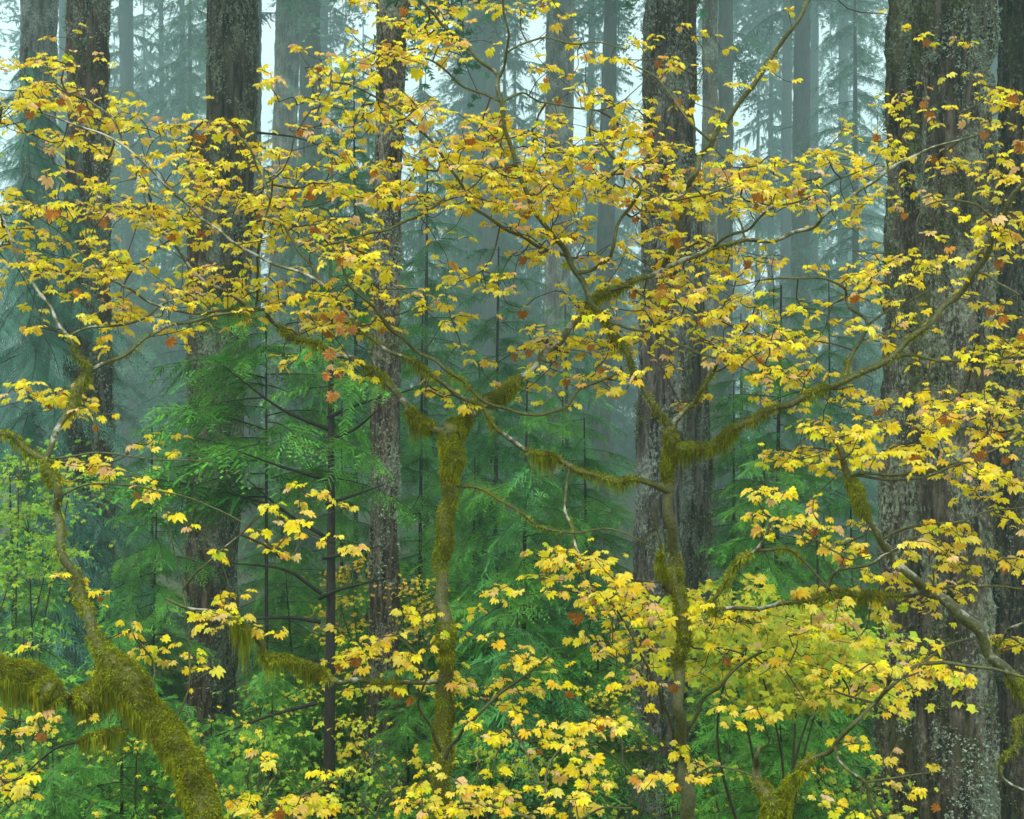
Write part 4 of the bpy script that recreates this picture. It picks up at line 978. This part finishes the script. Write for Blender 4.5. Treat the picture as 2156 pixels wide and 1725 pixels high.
        parent = np.full(len(arr), -1); which = np.full(len(arr), -1)
        for q in order:
            dd = np.linalg.norm(arr[:m] - nd[q], axis=1)
            j = int(np.argmin(dd + 0.25 * ca[:m] + np.where(dd < 0.03, 0.2, 0)))
            arr[m] = nd[q]; ca[m] = ca[j] + dd[j]; parent[m] = j; which[m] = q; m += 1
        desc = np.ones(m)
        for k in range(m - 1, len(anchors) - 1, -1): desc[parent[k]] += desc[k]
        tw = Bag(); leaves = []
        for k in range(len(anchors), m):
            a, b = arr[parent[k]], arr[k]; L = np.linalg.norm(b - a)
            if L < 1e-3: continue
            mid = (a + b) / 2 + rg.normal(0, 0.10 * L, 3) + np.array([0, 0, -0.05 * L])
            q1 = a * 0.7 + mid * 0.3 + rg.normal(0, 0.03 * L, 3)
            C = catmull(np.array([a, mid, b]), max(0.05, L / 5))
            r0 = min(0.0055, 0.0015 * desc[k] ** 0.40); r1 = max(0.0013, r0 * 0.7)
            V, Q = tube(C - base, np.linspace(r0, r1, len(C)), 4); tw.add(V, None, Q)
            dirn = (b - a) / L
            green, rr, cc = info[which[k]]
            if 27 <= cc <= 34 and rr >= 23: green = 0.18
            nl = rg.choice([1, 2, 2, 3])
            yaw0 = rg.uniform(0, 2 * math.pi)
            for s in range(nl):
                yaw = yaw0 + s * math.pi + rg.normal(0, 0.4) if s < 2 else math.atan2(dirn[1], dirn[0]) + rg.normal(0, 0.5)
                u = np.array([math.cos(yaw) + 0.25, math.sin(yaw) - 0.35, 0]) + dirn * 0.35
                u[2] = rg.normal(-0.14, 0.20)
                nrm = np.array([rg.normal(-0.12, 0.28), -(rg.uniform(-0.25, 0.45) if rr < 14 else rg.uniform(0.0, 0.75)), 1.0])
                hangd = rg.random() < 0.03
                if hangd: u = np.array([rg.normal(0, .3), rg.normal(0, .3), -1.0]); nrm = np.array([rg.normal(0, .5), -1, 0.2])
                u /= np.linalg.norm(u); nrm = nrm - u * nrm.dot(u); nrm /= np.linalg.norm(nrm)
                size = rg.choice([0.034, 0.042, 0.048, 0.052, 0.062]) * rg.uniform(0.82, 1.1)
                p = b - dirn * rg.uniform(0, 0.35) * min(L, 0.12)
                col = leaf_color(rg, green, 0.35 if rr > 20 else 0.15)
                if hangd and rg.random() < 0.7: col = np.array([0.50, 0.20, 0.03]) * rg.uniform(0.8, 1.2)
                leaves.append((p, u, nrm, size, col))
        # the orange-brown leaves hanging in a string left of centre
        if ti == 2:
            for (x, y, sz) in [(712, 672, .12), (716, 700, .11), (700, 752, .115), (690, 800, .10), (703, 838, .12), (735, 705, .09)]:
                leaves.append((P(x, y - 25, 5.85), np.array([rg.normal(0, 0.2), 0.1, -1.0]), np.array([rg.normal(0, 0.6), -1, 0.1]), sz * 0.50, np.array([0.64, 0.28, 0.08]) * rg.uniform(0.85, 1.15)))
        if tw.n: obj('twig', tw.mesh('twig', [M['twig']], smooth=True), root, 'stuff')
        # largest 300 leaves in view are parts of their own, the rest one mass
        sc = []
        for (p, u, nrm, size, col) in leaves:
            v = p + u * size - np.array([0, 0, CZ]); inside = abs(v[0] / v[1]) < 0.36 and abs(v[2] / v[1]) < 0.29
            sc.append((size / v[1]) ** 2 * (0.15 + abs(nrm.dot(v / np.linalg.norm(v)))) * (1 if inside else 0.01))
        idx = np.argsort(-np.array(sc)); big = set(idx[:300].tolist())
        mass = Bag()
        for k, (p, u, nrm, size, col) in enumerate(leaves):
            w = np.cross(nrm, u); vi = int(rg.integers(len(LEAF)))
            if k in big:
                o = bpy.data.objects.new('leaf', LEAF_ME[vi]); link(o, root)
                Mx = Matrix(((u[0], w[0], nrm[0]), (u[1], w[1], nrm[1]), (u[2], w[2], nrm[2]))).to_4x4()
                o.matrix_basis = Matrix.Translation(Vector(p - base)) @ Mx @ Matrix.Scale(size, 4)
                o.color = (*col, 1)
            else:
                V, T = LEAF[vi]
                mass.add((p - base) + size * (V[:, :1] * u + V[:, 1:2] * w + V[:, 2:] * nrm), T, None, col)
        if mass.n: obj('foliage', mass.mesh('foliage', [M['leaf_mass']]), root, 'stuff')
        print('maple', ti, 'leaves', len(leaves))
build_maples()

# ------------------------------------------------------------------ background maples and understory shrubs
def shrub(label, name, spots, d, col, n, seed, size=(0.035, 0.06), spread=0.10, dd=0.5, cat='shrub', colvar=None):
    """spots: [(x, y, rx, ry)] leaf layers on the grid; each layer hangs on a stem that rises from the floor"""
    rg = np.random.default_rng(5000 + seed)
    cx = np.mean([s[0] for s in spots]); b = P(cx, 1725, d); b[2] = float(gz(b[0], d)) - 0.05
    root = thing(name, label, cat, b)
    stems = Bag(); bag = Bag(); col = np.array(col)
    area = np.array([s[2] * s[3] for s in spots], float); area /= area.sum()
    for (x, y, rx, ry), ar in zip(spots, area):
        c = P(x, y, d); s = KW * d / PW
        dl = d + rg.uniform(-dd, dd)
        tip = P(x, y, dl)
        C = catmull(np.array([b, b * 0.5 + tip * 0.5 + np.array([rg.normal(0, .15), rg.normal(0, .15), 0.2]), tip]), 0.12)
        V, Q = tube(C - b, np.linspace(0.014, 0.004, len(C)), 5); stems.add(V, None, Q)
        k = int(n * ar)
        ncl = max(3, k // 14)
        # flat layered sprays
        for q in range(ncl):
            a = rg.uniform(0, 2 * math.pi); rr = math.sqrt(rg.random())
            ctr = tip + np.array([math.cos(a) * rr * rx * s, rg.uniform(-dd, dd), math.sin(a) * rr * ry * s])
            C = catmull(np.array([tip, (tip + ctr) / 2 + (0, 0, 0.04), ctr]), 0.1)
            V, Q = tube(C - b, np.linspace(0.003, 0.0012, len(C)), 3); stems.add(V, None, Q)
            cc = col * rg.uniform(0.75, 1.25)
            if colvar is not None and rg.random() < 0.35: cc = np.array(colvar) * rg.uniform(0.8, 1.2)
            tilt = rg.normal(0, 0.25)
            for _ in range(14):
                o1 = rg.normal(0, spread, 2); p = ctr + np.array([o1[0] * 1.5, o1[1] * 1.2, o1[0] * tilt * 1.2 + rg.normal(0, 0.018)]) - b
                u = np.array([rg.normal(0, 1), rg.normal(-0.5, 1), rg.normal(-0.3, 0.3)]); u /= np.linalg.norm(u)
                nrm = np.array([rg.normal(0, .3), -rg.uniform(0, .9), 1.0]); nrm -= u * nrm.dot(u); nrm /= np.linalg.norm(nrm)
                w = np.cross(nrm, u); V, T = SMALL[rg.integers(6)]; z = rg.uniform(*size)
                bag.add(p + z * (V[:, :1] * u + V[:, 1:2] * w + V[:, 2:] * nrm), T, None, np.clip(cc * rg.uniform(0.85, 1.15), 0, 0.9))
    obj('stem', stems.mesh('stem', [M['twig']], smooth=True), root, 'stuff')
    obj('foliage', bag.mesh('foliage', [M['shrub_leaf']]), root, 'stuff')
    return root

LIME, YEL, GRN, YGR = (0.22, 0.42, 0.03), (0.66, 0.52, 0.02), (0.07, 0.22, 0.035), (0.42, 0.50, 0.025)
shrub('lime green vine maple leaves at the left edge below the cedar', 'leafy_maple', [(40, 1010, 70, 90), (60, 1120, 90, 70), (100, 1180, 90, 50), (20, 1220, 60, 60), (150, 1010, 60, 40)], 10.5, LIME, 1300, 1, colvar=(0.38, 0.48, 0.03), cat='tree')
shrub('green and lime shrub at left between the leaning maple and the edge', 'leafy_shrub', [(50, 1340, 90, 60), (80, 1400, 110, 60), (20, 1480, 70, 60), (110, 1470, 60, 40)], 9.5, LIME, 260, 2, colvar=YGR)
shrub('yellow-green shrub at the bottom left corner', 'leafy_shrub', [(60, 1600, 80, 60), (100, 1680, 90, 60), (20, 1700, 60, 50)], 9.0, YGR, 160, 3, colvar=LIME)
shrub('yellow-green vine maple glowing behind the right maple trunk', 'leafy_maple', [(1560, 1310, 130, 60), (1680, 1340, 130, 70), (1600, 1400, 150, 60), (1740, 1420, 90, 80), (1500, 1290, 80, 40), (1780, 1350, 50, 70)], 8.6, (0.55, 0.52, 0.02), 1900, 4, colvar=(0.36, 0.48, 0.03), cat='tree', size=(0.06, 0.095), spread=0.14)
shrub('lime shrub low between the leaning maple trunk and the snag', 'leafy_shrub', [(290, 1560, 60, 70), (330, 1650, 70, 60), (270, 1700, 60, 40)], 9.5, LIME, 160, 5, colvar=YGR)
shrub('bright lime shrub right of the snag foot', 'leafy_shrub', [(560, 1560, 70, 70), (600, 1640, 60, 60), (520, 1690, 60, 50), (560, 1460, 50, 40)], 11, LIME, 260, 6, colvar=YGR)
shrub('yellow shrub behind the bare-stemmed hemlock low down', 'leafy_shrub', [(600, 1480, 50, 50), (740, 1500, 40, 60), (720, 1420, 40, 50), (730, 1600, 50, 60)], 12, YEL, 400, 7, colvar=YGR)
shrub('golden shrub leaves beside the slender conifer trunk at mid height', 'leafy_shrub', [(720, 1290, 45, 60), (740, 1210, 40, 30), (880, 1300, 50, 40), (870, 1250, 40, 30)], 13.5, YEL, 500, 8, colvar=(0.7, 0.42, 0.02))
shrub('yellow-green shrub along the bottom between hemlock stem and slender conifer', 'leafy_shrub', [(710, 1690, 60, 40), (740, 1640, 40, 50), (560, 1700, 60, 30)], 10, YGR, 250, 9, colvar=GRN)
shrub('yellow shrub low to the right of the middle maple trunk', 'leafy_shrub', [(1030, 1560, 60, 60), (1060, 1640, 70, 50), (1130, 1560, 60, 40), (860, 1690, 40, 40)], 10.5, YGR, 400, 10, colvar=YEL)
shrub('glowing yellow shrub left of the furrowed trunk foot', 'leafy_shrub', [(1280, 1500, 50, 70), (1300, 1570, 40, 60), (1240, 1620, 60, 40)], 12.5, YEL, 350, 11, colvar=YGR)
shrub('green low shrub along the bottom right of the furrowed trunks', 'leafy_shrub', [(1530, 1690, 60, 40), (1600, 1660, 60, 50), (1480, 1600, 40, 50)], 10.5, GRN, 250, 12, colvar=YGR)
shrub('lime shrub at the bottom before the fused dark trunk', 'leafy_shrub', [(1760, 1690, 70, 40), (1820, 1650, 50, 50), (1720, 1640, 50, 40)], 9.5, LIME, 300, 13, colvar=YGR)
shrub('green shrub at the foot of the second big trunk from the left', 'leafy_shrub', [(200, 1560, 60, 50), (230, 1650, 60, 60), (150, 1700, 60, 40)], 10.5, GRN, 250, 14, colvar=LIME)
shrub('yellow-green shrub in the middle distance under the mist left of centre', 'leafy_shrub', [(280, 1030, 40, 60), (300, 1130, 50, 60), (270, 1230, 50, 50)], 19, LIME, 500, 15, colvar=GRN)
shrub('pale green shrub in the middle distance under the twin trunks', 'leafy_shrub', [(610, 1230, 60, 60), (560, 1330, 60, 50), (640, 1380, 60, 40)], 18, GRN, 500, 16, colvar=LIME)

shrub('yellow leaf sprays low behind the leaning mossy trunk', 'leafy_shrub', [(330, 1540, 60, 50), (420, 1600, 50, 60), (350, 1690, 60, 40), (470, 1690, 60, 40)], 8.6, YGR, 110, 17, colvar=YEL)
shrub('yellow-green leaf sprays at the bottom between snag foot and bare-stemmed hemlock', 'leafy_shrub', [(560, 1530, 50, 40), (600, 1600, 60, 50), (520, 1650, 50, 50)], 8.8, LIME, 110, 18, colvar=YEL)
shrub('golden leaf sprays at the bottom between hemlock stem and middle maple', 'leafy_shrub', [(740, 1560, 40, 60), (850, 1620, 40, 60), (760, 1690, 60, 40)], 8.8, YEL, 110, 19, colvar=YGR)
shrub('yellow-green leaf sprays at the bottom right of the middle maple trunk', 'leafy_shrub', [(1010, 1620, 50, 50), (1080, 1600, 60, 40), (1230, 1660, 60, 40)], 8.6, YGR, 110, 20, colvar=YEL)

# ferns and low plants that cover the floor
def floor_cover():
    rg = np.random.default_rng(77); bag = Bag()
    for i in range(1500):
        y = 9 + 38 * rg.random() ** 1.5; x = rg.uniform(-0.42, 0.42) * y * KW * 1.25
        z = float(gz(x, y)); L = rg.uniform(0.5, 1.1); col = np.array([0.035, 0.12, 0.025]) if rg.random() < 0.7 else np.array([0.20, 0.26, 0.02])
        col = col * rg.uniform(0.7, 1.3)
        for k in range(7):
            a = k * 0.9 + rg.uniform(-0.3, 0.3); dr = np.array([math.cos(a), math.sin(a), 0]); sd = np.array([-dr[1], dr[0], 0])
            t = np.linspace(0.08, 1, 11); ax = np.array([x, y, z]) + np.outer(t * L * 0.75, dr); ax[:, 2] += L * (1.15 * t - 0.95 * t ** 2)
            for sg in (-1, 1):
                tip = ax + sg * sd * (0.16 * L * (1.05 - t))[:, None] + dr * 0.03
                w = dr * 0.016 * L
                bag.add(np.stack([ax - w, ax + w, tip], 1).reshape(-1, 3), np.arange(33).reshape(-1, 3), None, col * rg.uniform(0.85, 1.15))
    o = obj('fern_cover', bag.mesh('fern_cover', [M['fern']]), None, 'stuff')
    o['label'] = 'ferns and low plants covering the forest floor'; o['category'] = 'ferns'
floor_cover()

# ------------------------------------------------------------------ mist
def haze():
    x0, x1, y0, y1, z0, z1 = -150, 150, -45, 258, -4.0, 62.0
    V = [(x, y, z) for z in (z0, z1) for x, y in ((x0, y0), (x1, y0), (x1, y1), (x0, y1))]
    Q = [(0, 3, 2, 1), (4, 5, 6, 7), (0, 1, 5, 4), (1, 2, 6, 5), (2, 3, 7, 6), (3, 0, 4, 7)]
    m, n, out = mat_base('mist')
    pv = N_(n, 'ShaderNodeVolumePrincipled'); pv.inputs['Density'].default_value = 0.0060
    pv.inputs['Color'].default_value = (0.70, 0.90, 0.89, 1); pv.inputs['Anisotropy'].default_value = 0.72
    n.links.new(pv.outputs[0], out.inputs['Volume'])
    o = obj('haze', make_mesh('haze', V, None, Q, [m]), None, 'stuff')
    o['label'] = 'pale blue-green mist hanging through the forest'; o['category'] = 'mist'
haze()
